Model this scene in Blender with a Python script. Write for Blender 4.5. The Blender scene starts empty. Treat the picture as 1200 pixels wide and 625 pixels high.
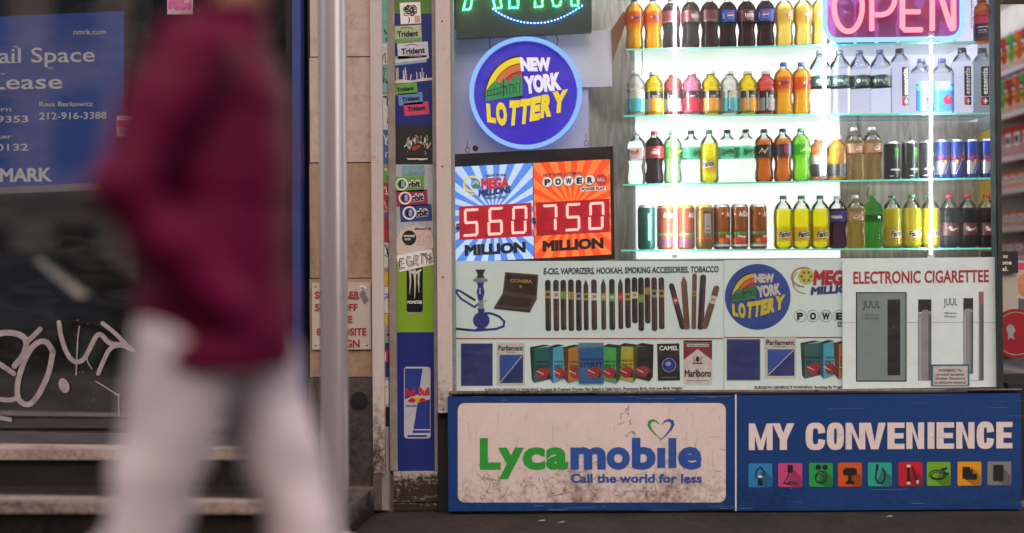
import bpy, bmesh, math, random
from mathutils import Vector, Matrix
random.seed(7)
R = math.radians
SC = bpy.context.scene
COL = SC.collection
D, FPX, CZ, ROLL = 4.3, 1161.0, 1.065, R(0.4)     # camera distance to the shop front, focal length in photo pixels, eye height

def unroll(px, py):
    u, v = px - 600.0, 312.5 - py
    c, s = math.cos(ROLL), math.sin(ROLL)
    return u * c + v * s, -u * s + v * c
def W(px, py, y=0.0):
    """point seen at photo pixel (px, py) on the upright plane at depth y"""
    u, v = unroll(px, py)
    t = (D + y) / FPX
    return Vector((u * t, y, CZ + v * t))
LX0, LK = -0.875, math.tan(R(6))
def WL(px, py, off=0.0):
    """same for the plane of the empty shop's window, which runs 6 degrees off"""
    u, v = unroll(px, py)
    d = (D + LX0 * LK - off) / (1 + u / FPX * LK)
    return Vector((u * d / FPX, -D + d, CZ + v * d / FPX))
def flatmap(y):
    return lambda p: W(p[0], p[1], y - p[2])

# ---------------------------------------------------------------- materials
def lin(h):
    if not isinstance(h, str): return tuple(h)
    h = h.lstrip('#')
    o = []
    for i in (0, 2, 4):
        c = int(h[i:i+2], 16) / 255
        o.append(c / 12.92 if c <= .04045 else ((c + .055) / 1.055) ** 2.4)
    return tuple(o)
MATS = {}
def new_mat(name):
    m = bpy.data.materials.new(name); m.use_nodes = True
    nt = m.node_tree; nt.nodes.clear()
    return m, nt, nt.nodes.new('ShaderNodeOutputMaterial')
def N(nt, t, **kw):
    n = nt.nodes.new(t)
    for k, v in kw.items(): setattr(n, k, v)
    return n
def mat(name, col, rough=.55, metal=0., var=.12, vscale=14., bump=0., bscale=60., spec=.5, emit=0., coat=0.):
    """painted / printed / plastic surface: colour broken up by noise, a little relief"""
    if name in MATS: return MATS[name]
    m, nt, out = new_mat(name); L = nt.links.new
    c = lin(col)
    p = N(nt, 'ShaderNodeBsdfPrincipled')
    p.inputs['Roughness'].default_value = rough; p.inputs['Metallic'].default_value = metal
    p.inputs['Specular IOR Level'].default_value = spec; p.inputs['Coat Weight'].default_value = coat
    tc = N(nt, 'ShaderNodeTexCoord')
    no = N(nt, 'ShaderNodeTexNoise'); no.inputs['Scale'].default_value = vscale; no.inputs['Detail'].default_value = 6; no.inputs['Roughness'].default_value = .65
    L(tc.outputs['Object'], no.inputs['Vector'])
    rp = N(nt, 'ShaderNodeValToRGB')
    rp.color_ramp.elements[0].position = .3; rp.color_ramp.elements[1].position = .7
    rp.color_ramp.elements[0].color = (*[x * (1 - var) for x in c], 1)
    rp.color_ramp.elements[1].color = (*[min(1, x * (1 + var)) for x in c], 1)
    L(no.outputs['Fac'], rp.inputs['Fac']); L(rp.outputs['Color'], p.inputs['Base Color'])
    if emit:
        L(rp.outputs['Color'], p.inputs['Emission Color']); p.inputs['Emission Strength'].default_value = emit
    if bump:
        nb = N(nt, 'ShaderNodeTexNoise'); nb.inputs['Scale'].default_value = bscale; nb.inputs['Detail'].default_value = 5
        L(tc.outputs['Object'], nb.inputs['Vector'])
        b = N(nt, 'ShaderNodeBump'); b.inputs['Strength'].default_value = bump; b.inputs['Distance'].default_value = .01
        L(nb.outputs['Fac'], b.inputs['Height']); L(b.outputs['Normal'], p.inputs['Normal'])
    L(p.outputs[0], out.inputs[0])
    MATS[name] = m
    return m
def glow(name, col, strength):
    if name in MATS: return MATS[name]
    m, nt, out = new_mat(name)
    e = N(nt, 'ShaderNodeEmission'); e.inputs[0].default_value = (*lin(col), 1); e.inputs[1].default_value = strength
    nt.links.new(e.outputs[0], out.inputs[0]); MATS[name] = m
    return m
def grimy(name, col, dirt, z0, z1, amount=.35, lo=.56, hi=.74, scale=5., rough=.6, metal=0., streak=(1, 1, .35), bump=.15, coat=0., emit_fill=None):
    """a surface gone dirty towards the bottom (z0), clean at z1: blotches, scuffs and streaks"""
    if name in MATS: return MATS[name]
    m, nt, out = new_mat(name); L = nt.links.new
    p = N(nt, 'ShaderNodeBsdfPrincipled'); p.inputs['Roughness'].default_value = rough; p.inputs['Metallic'].default_value = metal
    p.inputs['Specular IOR Level'].default_value = .35
    if emit_fill: p.inputs['Emission Color'].default_value = (*emit_fill, 1); p.inputs['Emission Strength'].default_value = 1
    p.inputs['Coat Weight'].default_value = coat; p.inputs['Coat Roughness'].default_value = .09
    g = N(nt, 'ShaderNodeNewGeometry')
    sx = N(nt, 'ShaderNodeSeparateXYZ'); L(g.outputs['Position'], sx.inputs[0])
    mr = N(nt, 'ShaderNodeMapRange'); mr.inputs[1].default_value = z0; mr.inputs[2].default_value = z1; mr.inputs[3].default_value = 1; mr.inputs[4].default_value = 0
    L(sx.outputs['Z'], mr.inputs[0])
    mp = N(nt, 'ShaderNodeMapping'); mp.inputs['Scale'].default_value = streak; L(g.outputs['Position'], mp.inputs['Vector'])
    n1 = N(nt, 'ShaderNodeTexNoise'); n1.inputs['Scale'].default_value = scale; n1.inputs['Detail'].default_value = 9; n1.inputs['Roughness'].default_value = .72; n1.inputs['Distortion'].default_value = .6
    n2 = N(nt, 'ShaderNodeTexNoise'); n2.inputs['Scale'].default_value = scale * 9; n2.inputs['Detail'].default_value = 6; n2.inputs['Roughness'].default_value = .7
    L(mp.outputs[0], n1.inputs['Vector']); L(g.outputs['Position'], n2.inputs['Vector'])
    def ma(op, a, b):
        n = N(nt, 'ShaderNodeMath', operation=op)
        for i, v in enumerate((a, b)):
            if isinstance(v, (int, float)): n.inputs[i].default_value = v
            else: L(v, n.inputs[i])
        return n.outputs[0]
    f = ma('ADD', ma('ADD', ma('MULTIPLY', n1.outputs['Fac'], .55), ma('MULTIPLY', n2.outputs['Fac'], .45)), ma('MULTIPLY', mr.outputs[0], amount))
    rp = N(nt, 'ShaderNodeValToRGB'); e = rp.color_ramp.elements
    c, d = lin(col), lin(dirt)
    e[0].position = lo - .25; e[0].color = (*c, 1)
    e[1].position = hi; e[1].color = (*d, 1)
    k = e.new(lo); k.color = (*[a * .86 + b * .14 for a, b in zip(c, d)], 1)
    L(f, rp.inputs['Fac']); L(rp.outputs['Color'], p.inputs['Base Color'])
    b = N(nt, 'ShaderNodeBump'); b.inputs['Strength'].default_value = bump; b.inputs['Distance'].default_value = .004
    L(n2.outputs['Fac'], b.inputs['Height']); L(b.outputs['Normal'], p.inputs['Normal'])
    L(p.outputs[0], out.inputs[0]); MATS[name] = m
    return m
def glassy(name, col, through=.85, tint=None, rough=.03, refl=.06):
    """thin sheet glass or clear film: lets light through, mirrors a little"""
    if name in MATS: return MATS[name]
    m, nt, out = new_mat(name); L = nt.links.new
    t = N(nt, 'ShaderNodeBsdfTransparent'); t.inputs[0].default_value = (*[x * through for x in lin(col)], 1)
    g = N(nt, 'ShaderNodeBsdfGlossy'); g.inputs['Roughness'].default_value = rough; g.inputs[0].default_value = (.95, .95, .95, 1)
    lw = N(nt, 'ShaderNodeFresnel'); lw.inputs[0].default_value = 1.45
    a = N(nt, 'ShaderNodeMath', operation='ADD'); a.inputs[1].default_value = refl; L(lw.outputs[0], a.inputs[0])
    a.use_clamp = True
    mx = N(nt, 'ShaderNodeMixShader'); L(a.outputs[0], mx.inputs[0]); L(t.outputs[0], mx.inputs[1]); L(g.outputs[0], mx.inputs[2])
    L(mx.outputs[0], out.inputs[0]); MATS[name] = m
    return m
def shop_glass(name, haze=.05, refl=.02, hazerough=.35, refl_streak=.012):
    """shop window: clear, faint mirror, and an added scattering film that imitates bloom round the lamps behind it"""
    if name in MATS: return MATS[name]
    m, nt, out = new_mat(name); L = nt.links.new
    t = N(nt, 'ShaderNodeBsdfTransparent'); t.inputs[0].default_value = (.95, .97, .96, 1)
    rf = N(nt, 'ShaderNodeBsdfTranslucent'); rf.inputs[0].default_value = (.95, .96, 1, 1)
    tc = N(nt, 'ShaderNodeNewGeometry'); no = N(nt, 'ShaderNodeTexNoise'); no.inputs['Scale'].default_value = 2.5; no.inputs['Detail'].default_value = 7
    L(tc.outputs['Position'], no.inputs['Vector'])
    mr = N(nt, 'ShaderNodeMapRange'); mr.inputs[1].default_value = .3; mr.inputs[2].default_value = .7; mr.inputs[3].default_value = haze * .7; mr.inputs[4].default_value = haze * 1.3
    L(no.outputs['Fac'], mr.inputs[0])
    m1 = N(nt, 'ShaderNodeMixShader'); L(mr.outputs[0], m1.inputs[0]); L(t.outputs[0], m1.inputs[1]); L(rf.outputs[0], m1.inputs[2])
    df = N(nt, 'ShaderNodeBsdfDiffuse'); df.inputs[0].default_value = (.7, .66, .62, 1)
    m2 = N(nt, 'ShaderNodeMixShader'); mp2 = N(nt, 'ShaderNodeMapping'); mp2.inputs['Scale'].default_value = (1.2, 1, 4); mp2.inputs['Rotation'].default_value = (0, .5, 0); L(tc.outputs['Position'], mp2.inputs[0])
    n2 = N(nt, 'ShaderNodeTexNoise'); n2.inputs['Scale'].default_value = 3; n2.inputs['Detail'].default_value = 8; n2.inputs['Distortion'].default_value = 1.5; L(mp2.outputs[0], n2.inputs['Vector'])
    r2 = N(nt, 'ShaderNodeMapRange'); r2.inputs[1].default_value = .48; r2.inputs[2].default_value = .75; r2.inputs[3].default_value = refl_streak * .5; r2.inputs[4].default_value = refl_streak * 7; L(n2.outputs['Fac'], r2.inputs[0]); L(r2.outputs[0], m2.inputs[0]); L(m1.outputs[0], m2.inputs[1]); L(df.outputs[0], m2.inputs[2])  # pale noise streaks in this diffuse layer imitate reflections on the pane
    g = N(nt, 'ShaderNodeBsdfGlossy'); g.inputs['Roughness'].default_value = .02
    fr = N(nt, 'ShaderNodeFresnel'); fr.inputs[0].default_value = 1.5
    a = N(nt, 'ShaderNodeMath', operation='ADD'); a.inputs[1].default_value = refl; L(fr.outputs[0], a.inputs[0])
    m3 = N(nt, 'ShaderNodeMixShader'); L(a.outputs[0], m3.inputs[0]); L(m2.outputs[0], m3.inputs[1]); L(g.outputs[0], m3.inputs[2])
    L(m3.outputs[0], out.inputs[0]); MATS[name] = m
    return m
def clear_drink(name, col, ior=1.25, rough=.04):
    if name in MATS: return MATS[name]
    m, nt, out = new_mat(name)
    p = N(nt, 'ShaderNodeBsdfPrincipled'); p.inputs['Base Color'].default_value = (*lin(col), 1)
    p.inputs['Transmission Weight'].default_value = 1.; p.inputs['IOR'].default_value = ior; p.inputs['Roughness'].default_value = rough
    nt.links.new(p.outputs[0], out.inputs[0]); MATS[name] = m
    return m
def cloudy_drink(name, col, through=.55, clear=.62):
    """juice-like drink in a clear bottle: light soaks through it, gloss on the outside"""
    if name in MATS: return MATS[name]
    m, nt, out = new_mat(name); L = nt.links.new; c = (*lin(col), 1)
    d = N(nt, 'ShaderNodeBsdfDiffuse'); d.inputs[0].default_value = c
    t = N(nt, 'ShaderNodeBsdfTranslucent'); t.inputs[0].default_value = c
    tr = N(nt, 'ShaderNodeBsdfTransparent'); tr.inputs[0].default_value = (*[x ** .55 for x in lin(col)], 1)
    m1 = N(nt, 'ShaderNodeMixShader'); m1.inputs[0].default_value = through; L(d.outputs[0], m1.inputs[1]); L(t.outputs[0], m1.inputs[2])
    m0 = N(nt, 'ShaderNodeMixShader'); m0.inputs[0].default_value = clear; L(m1.outputs[0], m0.inputs[1]); L(tr.outputs[0], m0.inputs[2])
    g = N(nt, 'ShaderNodeBsdfGlossy'); g.inputs['Roughness'].default_value = .08
    fr = N(nt, 'ShaderNodeFresnel'); fr.inputs[0].default_value = 1.4
    m2 = N(nt, 'ShaderNodeMixShader'); L(fr.outputs[0], m2.inputs[0]); L(m0.outputs[0], m2.inputs[1]); L(g.outputs[0], m2.inputs[2])
    L(m2.outputs[0], out.inputs[0]); MATS[name] = m
    return m

# ---------------------------------------------------------------- objects
def thing(name, label, cat, loc=(0, 0, 0), group=None):
    o = bpy.data.objects.new(name, None); COL.objects.link(o); o.location = loc; o.empty_display_size = .05
    o['label'] = label; o['category'] = cat
    if group: o['group'] = group
    return o
def tag(o, label, cat, group=None):
    o['label'] = label; o['category'] = cat
    if group: o['group'] = group
    return o
def struct(o): o['kind'] = 'structure'; return o
def kids(o): return [c for c in bpy.data.objects if c.parent == o]
def finish(bm, name, mats, parent=None, smooth=False, auto=None):
    me = bpy.data.meshes.new(name); bm.to_mesh(me); bm.free()
    for m in mats: me.materials.append(m)
    if smooth:
        for p in me.polygons: p.use_smooth = True
        if auto: me.set_sharp_from_angle(angle=R(auto))
    o = bpy.data.objects.new(name, me); COL.objects.link(o)
    if parent:
        o.parent = parent
        if parent.type == 'EMPTY': o.matrix_parent_inverse = Matrix.Translation(-parent.location)
    return o
def rooted(o, parent):   # for parts modelled around their thing's own origin
    o.parent = parent; o.matrix_parent_inverse = Matrix.Identity(4); return o

_tc = {}
def text_geo(s, b=.03, gap=1.0):
    k = (s, b, gap)
    if k in _tc: return _tc[k]
    c = bpy.data.curves.new('t', 'FONT'); c.body = s; c.size = 1; c.resolution_u = 3; c.bevel_depth = b; c.bevel_resolution = 0; c.space_character = gap
    c.fill_mode = 'FRONT'
    o = bpy.data.objects.new('t', c); COL.objects.link(o)
    me = bpy.data.meshes.new_from_object(o.evaluated_get(bpy.context.evaluated_depsgraph_get()))
    v = [tuple(x.co) for x in me.vertices]; f = [tuple(p.vertices) for p in me.polygons]
    bpy.data.objects.remove(o); bpy.data.curves.remove(c); bpy.data.meshes.remove(me)
    x0 = min((p[0] for p in v), default=0); x1 = max((p[0] for p in v), default=1)
    _tc[k] = ([(p[0] - x0, p[1], p[2]) for p in v], f, x1 - x0)
    return _tc[k]
CAPH = .729

def clip(poly, x0, y0, x1, y1):
    def cut(P, inside, inter):
        o = []
        for i in range(len(P)):
            a, b = P[i - 1], P[i]
            if inside(b):
                if not inside(a): o.append(inter(a, b))
                o.append(b)
            elif inside(a): o.append(inter(a, b))
        return o
    def ix(x): return lambda a, b: (x, a[1] + (b[1] - a[1]) * (x - a[0]) / (b[0] - a[0]))
    def iy(y): return lambda a, b: (a[0] + (b[0] - a[0]) * (y - a[1]) / (b[1] - a[1]), y)
    for ins, it in ((lambda p: p[0] >= x0, ix(x0)), (lambda p: p[0] <= x1, ix(x1)), (lambda p: p[1] >= y0, iy(y0)), (lambda p: p[1] <= y1, iy(y1))):
        if poly: poly = cut(poly, ins, it)
    return poly

class Flat:
    """printed / cut-out artwork drawn in (x right, y down) units, lifted `off` towards the viewer, then mapped onto its surface"""
    STEP = .0005
    def __init__(s, mapper, clipbox=None, unit=1.0, step=None):
        s.bm = bmesh.new(); s.map = mapper; s.mats = []; s.cb = clipbox; s.unit = unit; s.step = step or s.STEP
    def mi(s, m):
        if m not in s.mats: s.mats.append(m)
        return s.mats.index(m)
    def poly(s, pts, m, lay=1):
        if s.cb: pts = clip(list(pts), *s.cb)
        if len(pts) < 3: return
        try:
            f = s.bm.faces.new([s.bm.verts.new((p[0], p[1], lay * s.step)) for p in pts]); f.material_index = s.mi(m)
        except ValueError: pass
    def rect(s, x0, y0, x1, y1, m, lay=1, r=0):
        if r:
            P = []
            for cx, cy, a in ((x1 - r, y0 + r, -90), (x1 - r, y1 - r, 0), (x0 + r, y1 - r, 90), (x0 + r, y0 + r, 180)):
                for i in range(6):
                    t = R(a + i * 18); P.append((cx + r * math.cos(t), cy + r * math.sin(t)))
            s.poly(P, m, lay)
        else: s.poly([(x0, y0), (x1, y0), (x1, y1), (x0, y1)], m, lay)
    def ell(s, cx, cy, rx, ry, m, lay=1, n=28, rot=0):
        c, q = math.cos(R(rot)), math.sin(R(rot))
        s.poly([(cx + rx * math.cos(t) * c - ry * math.sin(t) * q, cy + rx * math.cos(t) * q + ry * math.sin(t) * c) for t in [2 * math.pi * i / n for i in range(n)]], m, lay)
    def line(s, pts, w, m, lay=1, closed=False):
        """a stroke; w is one width or a width per point"""
        n = len(pts); ws = w if isinstance(w, (list, tuple)) else [w] * n
        L, Rr = [], []
        for i in range(n):
            a = Vector(pts[i - 1] if (i or closed) else pts[i]); b = Vector(pts[(i + 1) % n] if (i < n - 1 or closed) else pts[i]); p = Vector(pts[i])
            d1 = (p - a).normalized() if (p - a).length > 1e-9 else (b - p).normalized(); d2 = (b - p).normalized() if (b - p).length > 1e-9 else d1
            t = d1 + d2
            t = t.normalized() if t.length > .2 else d1
            nn = Vector((-t.y, t.x)); k = 1 / max(.5, abs(nn.dot(Vector((-d1.y, d1.x)))))
            L.append(p + nn * ws[i] / 2 * k); Rr.append(p - nn * ws[i] / 2 * k)
        for i in range(n if closed else n - 1):
            j = (i + 1) % n
            s.poly([L[i], L[j], Rr[j], Rr[i]], m, lay + (i % 7) * .02)
    def ring(s, cx, cy, rx, ry, w, m, lay=1, n=36, a0=0, a1=360):
        full = a1 - a0 >= 360
        pts = [(cx + rx * math.cos(R(a0 + (a1 - a0) * i / n)), cy + ry * math.sin(R(a0 + (a1 - a0) * i / n))) for i in range(n if full else n + 1)]
        s.line(pts, w, m, lay, closed=full)
    def text(s, t, x0, x1, yb, cap, m, lay=2, b=.03, yb1=None, shear=0., warp=None, gap=1.0, rot90=False):
        v, f, w = text_geo(t, b, gap)
        kx = (x1 - x0) / max(w, 1e-6); ky = cap / CAPH; idx = s.mi(m); vs = []
        yb1 = yb if yb1 is None else yb1
        for p in v:
            q = p[0] / max(w, 1e-6)
            x, y = x0 + p[0] * kx + shear * p[1] * ky, yb + (yb1 - yb) * q - (p[1]) * ky
            if rot90: x, y = x0 + (yb - y), yb - (x - x0)
            if warp: x, y = warp(x, y)
            vs.append((x, y, lay * s.step + p[2] * .25 * s.step))
        if s.cb:
            x_0, y_0, x_1, y_1 = s.cb
            for q in f:
                P = clip([(vs[i][0], vs[i][1]) for i in q], *s.cb)
                if len(P) >= 3:
                    z = sum(vs[i][2] for i in q) / len(q)
                    fc = s.bm.faces.new([s.bm.verts.new((a, c, z)) for a, c in P]); fc.material_index = idx
            return
        bv = [s.bm.verts.new(p) for p in vs]
        for q in f:
            try: fc = s.bm.faces.new([bv[i] for i in q]); fc.material_index = idx
            except ValueError: pass
    def build(s, name, parent=None, cuts=None):
        if cuts:
            for x in cuts:
                bmesh.ops.bisect_plane(s.bm, geom=s.bm.verts[:] + s.bm.edges[:] + s.bm.faces[:], plane_co=(x, 0, 0), plane_no=(1, 0, 0))
        for v in s.bm.verts: v.co = s.map((v.co.x, v.co.y, v.co.z))
        bm = s.bm; s.bm = None
        return finish(bm, name, s.mats, parent)

class Solid:
    def __init__(s): s.bm = bmesh.new(); s.mats = []
    def mi(s, m):
        if m not in s.mats: s.mats.append(m)
        return s.mats.index(m)
    def hexa(s, P, m):
        """8 corners: front bl br tr tl, back bl br tr tl"""
        v = [s.bm.verts.new(p) for p in P]; k = s.mi(m)
        for q in ((0, 1, 2, 3), (5, 4, 7, 6), (4, 0, 3, 7), (1, 5, 6, 2), (3, 2, 6, 7), (4, 5, 1, 0)):
            s.bm.faces.new([v[i] for i in q]).material_index = k
    def box(s, x0, x1, y0, y1, z0, z1, m):
        s.hexa([(x0, y0, z0), (x1, y0, z0), (x1, y0, z1), (x0, y0, z1), (x0, y1, z0), (x1, y1, z0), (x1, y1, z1), (x0, y1, z1)], m)
    def pbox(s, px0, py0, px1, py1, yf, th, m):
        """upright slab whose front fills this photo rectangle at depth yf"""
        a, b = W(px0, py1, yf), W(px1, py0, yf)
        s.box(a.x, b.x, yf, yf + th, a.z, b.z, m)
    def pquad(s, P, yf, th, m):
        q = [W(x, y, yf) for x, y in P]     # tl tr br bl
        f = [q[3], q[2], q[1], q[0]]
        s.hexa(f + [p + Vector((0, th, 0)) for p in f], m)
    def lbox(s, px0, py0, px1, py1, o0, o1, m):
        c = [WL(px0, py1, o1), WL(px1, py1, o1), WL(px1, py0, o1), WL(px0, py0, o1)]
        nrm = Vector((LK, 1, 0)).normalized() * (o1 - o0)
        s.hexa(c + [p + nrm for p in c], m)
    def tube(s, pts, r, m, seg=10, closed=False, rz=1.0):
        pts = [Vector(p) for p in pts]; n = len(pts); k = s.mi(m); rings = []
        rs = r if isinstance(r, (list, tuple)) else [r] * n
        up = None
        for i, p in enumerate(pts):
            a = pts[i - 1] if (i or closed) else p; b = pts[(i + 1) % n] if (i < n - 1 or closed) else p
            t = (b - a).normalized()
            if up is None:
                up = Vector((0, 0, 1)) if abs(t.z) < .9 else Vector((0, 1, 0))
            sd = t.cross(up)
            if sd.length < 1e-4: sd = t.orthogonal()
            sd.normalize(); u2 = sd.cross(t).normalized(); up = u2
            rings.append([s.bm.verts.new(p + (sd * math.cos(2 * math.pi * j / seg) + u2 * math.sin(2 * math.pi * j / seg) * rz) * rs[i]) for j in range(seg)])
        for i in range(n if closed else n - 1):
            A, B = rings[i], rings[(i + 1) % n]
            for j in range(seg):
                s.bm.faces.new([A[j], A[(j + 1) % seg], B[(j + 1) % seg], B[j]]).material_index = k
        if not closed:
            s.bm.faces.new(rings[0][::-1]).material_index = k; s.bm.faces.new(rings[-1]).material_index = k
    def lathe(s, prof, m, seg=24, c=(0, 0, 0), squash=None, mfun=None):
        rings = []
        for r, z in prof:
            if r < 1e-5: rings.append([s.bm.verts.new((c[0], c[1], c[2] + z))])
            else:
                ring = []
                for j in range(seg):
                    a = 2 * math.pi * j / seg; q = 1.0
                    if squash: q = squash(a)
                    ring.append(s.bm.verts.new((c[0] + r * q * math.cos(a), c[1] + r * q * math.sin(a), c[2] + z)))
                rings.append(ring)
        for i in range(len(rings) - 1):
            A, B = rings[i], rings[i + 1]
            k = s.mi(mfun((prof[i][1] + prof[i + 1][1]) / 2) if mfun else m)
            for j in range(seg):
                q = [A[j % len(A)], A[(j + 1) % len(A)], B[(j + 1) % len(B)], B[j % len(B)]]
                u = []
                for x in q:
                    if x not in u: u.append(x)
                if len(u) > 2: s.bm.faces.new(u).material_index = k
    def ball(s, c, r, m, sub=1, sc=(1, 1, 1)):
        k = s.mi(m)
        g = bmesh.ops.create_icosphere(s.bm, subdivisions=sub, radius=r)
        for v in g['verts']: v.co = Vector((v.co.x * sc[0], v.co.y * sc[1], v.co.z * sc[2])) + Vector(c)
        for f in {f for v in g['verts'] for f in v.link_faces}: f.material_index = k
    def disc(s, c, r, y0, y1, m, seg=48):
        """round plate facing -Y"""
        k = s.mi(m)
        A = [s.bm.verts.new((c[0] + r * math.cos(2 * math.pi * j / seg), y0, c[1] + r * math.sin(2 * math.pi * j / seg))) for j in range(seg)]
        B = [s.bm.verts.new((v.co.x, y1, v.co.z)) for v in A]
        s.bm.faces.new(A).material_index = k; s.bm.faces.new(B[::-1]).material_index = k
        for j in range(seg): s.bm.faces.new([A[j], B[j], B[(j + 1) % seg], A[(j + 1) % seg]]).material_index = k
    def build(s, name, parent=None, bevel=0, smooth=False, auto=None, seg=1):
        if bevel:
            bmesh.ops.bevel(s.bm, geom=[e for e in s.bm.edges if len(e.link_faces) == 2 and e.calc_face_angle(0) > .6], offset=bevel, segments=seg, affect='EDGES', profile=.6)
        bmesh.ops.recalc_face_normals(s.bm, faces=s.bm.faces)
        return finish(s.bm, name, s.mats, parent, smooth, auto)
def copy_tree(src, loc):
    r = src.copy(); COL.objects.link(r); r.location = loc
    for c in kids(src):
        k = c.copy(); COL.objects.link(k); k.parent = r
        for g in kids(c):
            q = g.copy(); COL.objects.link(q); q.parent = k
    return r
# ================================================================ materials used around
WHITEP = mat('white_paint', '#c9c2bc', .5, var=.08, vscale=9, bump=.1, bscale=40)
BLACKP = mat('black_plastic', '#111113', .35, var=.2)
BLACKINK = mat('black_ink', '#0c0c0e', .6, var=.15)
WHITEINK = mat('white_ink', '#e2e0dc', .6, var=.05)
REDINK = mat('red_ink', '#a81420', .55, var=.1)
GREYINK = mat('grey_ink', '#6f7071', .6)
STEEL = mat('galvanised_steel', '#a9a7a8', .38, metal=.75, var=.14, vscale=5, bump=.06, bscale=90)
ALU = mat('aluminium', '#8f8f90', .42, metal=.7, var=.15, vscale=12)
DARKMETAL = mat('dark_metal', '#1c1a19', .45, metal=.3, var=.3)
RUST = mat('rust', '#4a2a1a', .85, var=.4)

# ================================================================ ground and street
def sheet(name, x0, x1, y0, y1, z, m, th=.0):
    s = Solid(); s.box(x0, x1, y0, y1, z - th, z, m)
    return struct(s.build(name))
asphalt = mat('asphalt', (.042, .04, .04), .9, var=.35, vscale=3, bump=.4, bscale=120)
dirtconc = grimy('dirty_concrete', (.028, .021, .018), (.006, .0045, .004), -.5, .5, amount=.05, lo=.48, hi=.66, scale=3.2, rough=.85, streak=(1, 1, 1), bump=.5)
sheet('ground', -70, 70, -70, 70, -.2, mat('soil', (.06, .05, .045), .95, var=.3, vscale=1), .02)
sheet('road', -40, 40, -12.5, -5.2, -.12, asphalt, .06)
sheet('pavement', -40, 40, -5.2, .02, 0, dirtconc, .15)
sheet('far_pavement', -40, 40, -16, -12.5, 0, dirtconc, .15)

# ================================================================ empty shop on the left (glass runs 6 degrees off)
FRAMEDK = mat('dark_bronze_frame', '#241d1a', .4, metal=.3, var=.25)
WOODSTRIP = mat('bare_wood', '#a98c66', .75, var=.25, vscale=8, bump=.2)
NOSE = grimy('step_nosing', '#a3948c', '#3a302b', 0, .6, amount=.1, lo=.52, hi=.7, scale=6, rough=.5, streak=(.3, 1, 1))
STEPDK = grimy('dark_step_stone', '#2c2725', '#100d0c', 0, .5, amount=.1, lo=.5, hi=.68, scale=4, rough=.45, streak=(.4, 1, 1))
vs = thing('vacant_shop_window', 'big dark window of the empty shop with white graffiti on its glass', 'shop window', WL(200, 500))
f = Solid()
f.lbox(-420, -160, 368, -120, .02, -.1, FRAMEDK)
f.lbox(-420, 500, 354, 522, .03, -.12, FRAMEDK)
f.lbox(150, -120, 186, 396, -.3, -.36, FRAMEDK)
f.lbox(-420, -120, -380, 500, .02, -.1, FRAMEDK)
f.lbox(341, -120, 353, 500, .010, -.06, FRAMEDK)
f.build('window_frame', vs, bevel=.004)
f = Solid(); f.lbox(353.5, -160, 363, 522, .03, -.1, mat('blue_painted_jamb', '#2c3f7e', .5, var=.2, vscale=6, bump=.1)); f.build('blue_jamb', vs, bevel=.003)
f = Solid(); f.lbox(168, 489, 353, 499.5, .045, .013, WOODSTRIP); f.build('wooden_strip', vs, bevel=.003)
pane_m = shop_glass('vacant_pane_glass', haze=.0, refl=.34, refl_streak=.006)
p = Flat(lambda q: WL(q[0], q[1], q[2]), step=0.0); p.rect(-400, -125, 345, 502, pane_m)
pane = p.build('window_pane', vs)
# white marker tag on the glass
g = Flat(lambda q: WL(q[0], q[1], .003 + q[2]))
TAGW = mat('white_marker', '#948b8e', .5, var=.3, vscale=25)
def stroke(P, w, lay=1):
    # Catmull-Rom through the points, ends rounded
    Q = []
    for i in range(len(P) - 1):
        p0 = P[max(i-1, 0)]; p1 = P[i]; p2 = P[i+1]; p3 = P[min(i+2, len(P)-1)]
        for k in range(5):
            t = k / 5
            Q.append(tuple(.5 * (2*p1[a] + (p2[a]-p0[a])*t + (2*p0[a]-5*p1[a]+4*p2[a]-p3[a])*t*t + (3*p1[a]-p0[a]-3*p2[a]+p3[a])*t**3) for a in (0, 1)))
    Q.append(P[-1])
    g.line(Q, w, TAGW, lay)
    for e in (Q[0], Q[-1]): g.ell(e[0], e[1], w/2, w/2, TAGW, lay + .3, 12)
stroke([(-30, 400), (-4, 392), (10, 390), (24, 393), (31, 401), (27, 416), (17, 429)], 7)
stroke([(-30, 425), (-8, 424), (6, 431), (16, 438)], 6, 2)
stroke([(47, 386), (39, 394), (30, 402)], 6, 3)
stroke([(62, 412), (54, 401), (42, 403), (30, 420), (21, 448), (22, 468), (34, 474), (46, 461), (57, 437), (62, 412)], 6.5, 4)
stroke([(-30, 455), (-8, 466), (10, 469), (22, 466)], 5.5, 5)
stroke([(69, 378), (72, 396), (79, 415), (88, 424), (98, 421), (106, 407), (113, 394), (119, 393), (128, 402), (140, 404)], 5.5, 6)
stroke([(120, 379), (134, 390), (148, 404), (156, 411)], 5, 7)
stroke([(156, 411), (142, 405), (129, 409), (121, 424), (115, 438)], 5, 8)
g.ell(75, 452, 6, 9, TAGW, 9, rot=-20)
stroke([(-30, 488), (-5, 489), (12, 492)], 5, 10)
def sl(P, w): g.line(P, w, TAGW, 11)
sl([(112, 447), (121, 452), (133, 460)], 1.6); sl([(134, 460), (137, 463), (141, 462)], 2); sl([(139, 463), (139, 478), (140, 488)], 1.2)
sl([(93, 382), (91, 398), (90, 420), (89, 440)], 1.5); sl([(101, 415), (103, 425), (108, 433)], 1.3)
for i in range(26): g.ell(random.uniform(80, 150), random.uniform(360, 492), random.uniform(.3, .9), random.uniform(.3, .8), TAGW, 12, 6)
g.build('graffiti', vs)
PINK = mat('pink_sticker', '#b9608f', .6, var=.25, vscale=60); PALE = mat('pale_paper', '#b9b2b4', .7)
st = Flat(lambda q: WL(q[0], q[1], .004 + q[2])); st.rect(196, -30, 226, 17, PALE, 0)
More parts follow.
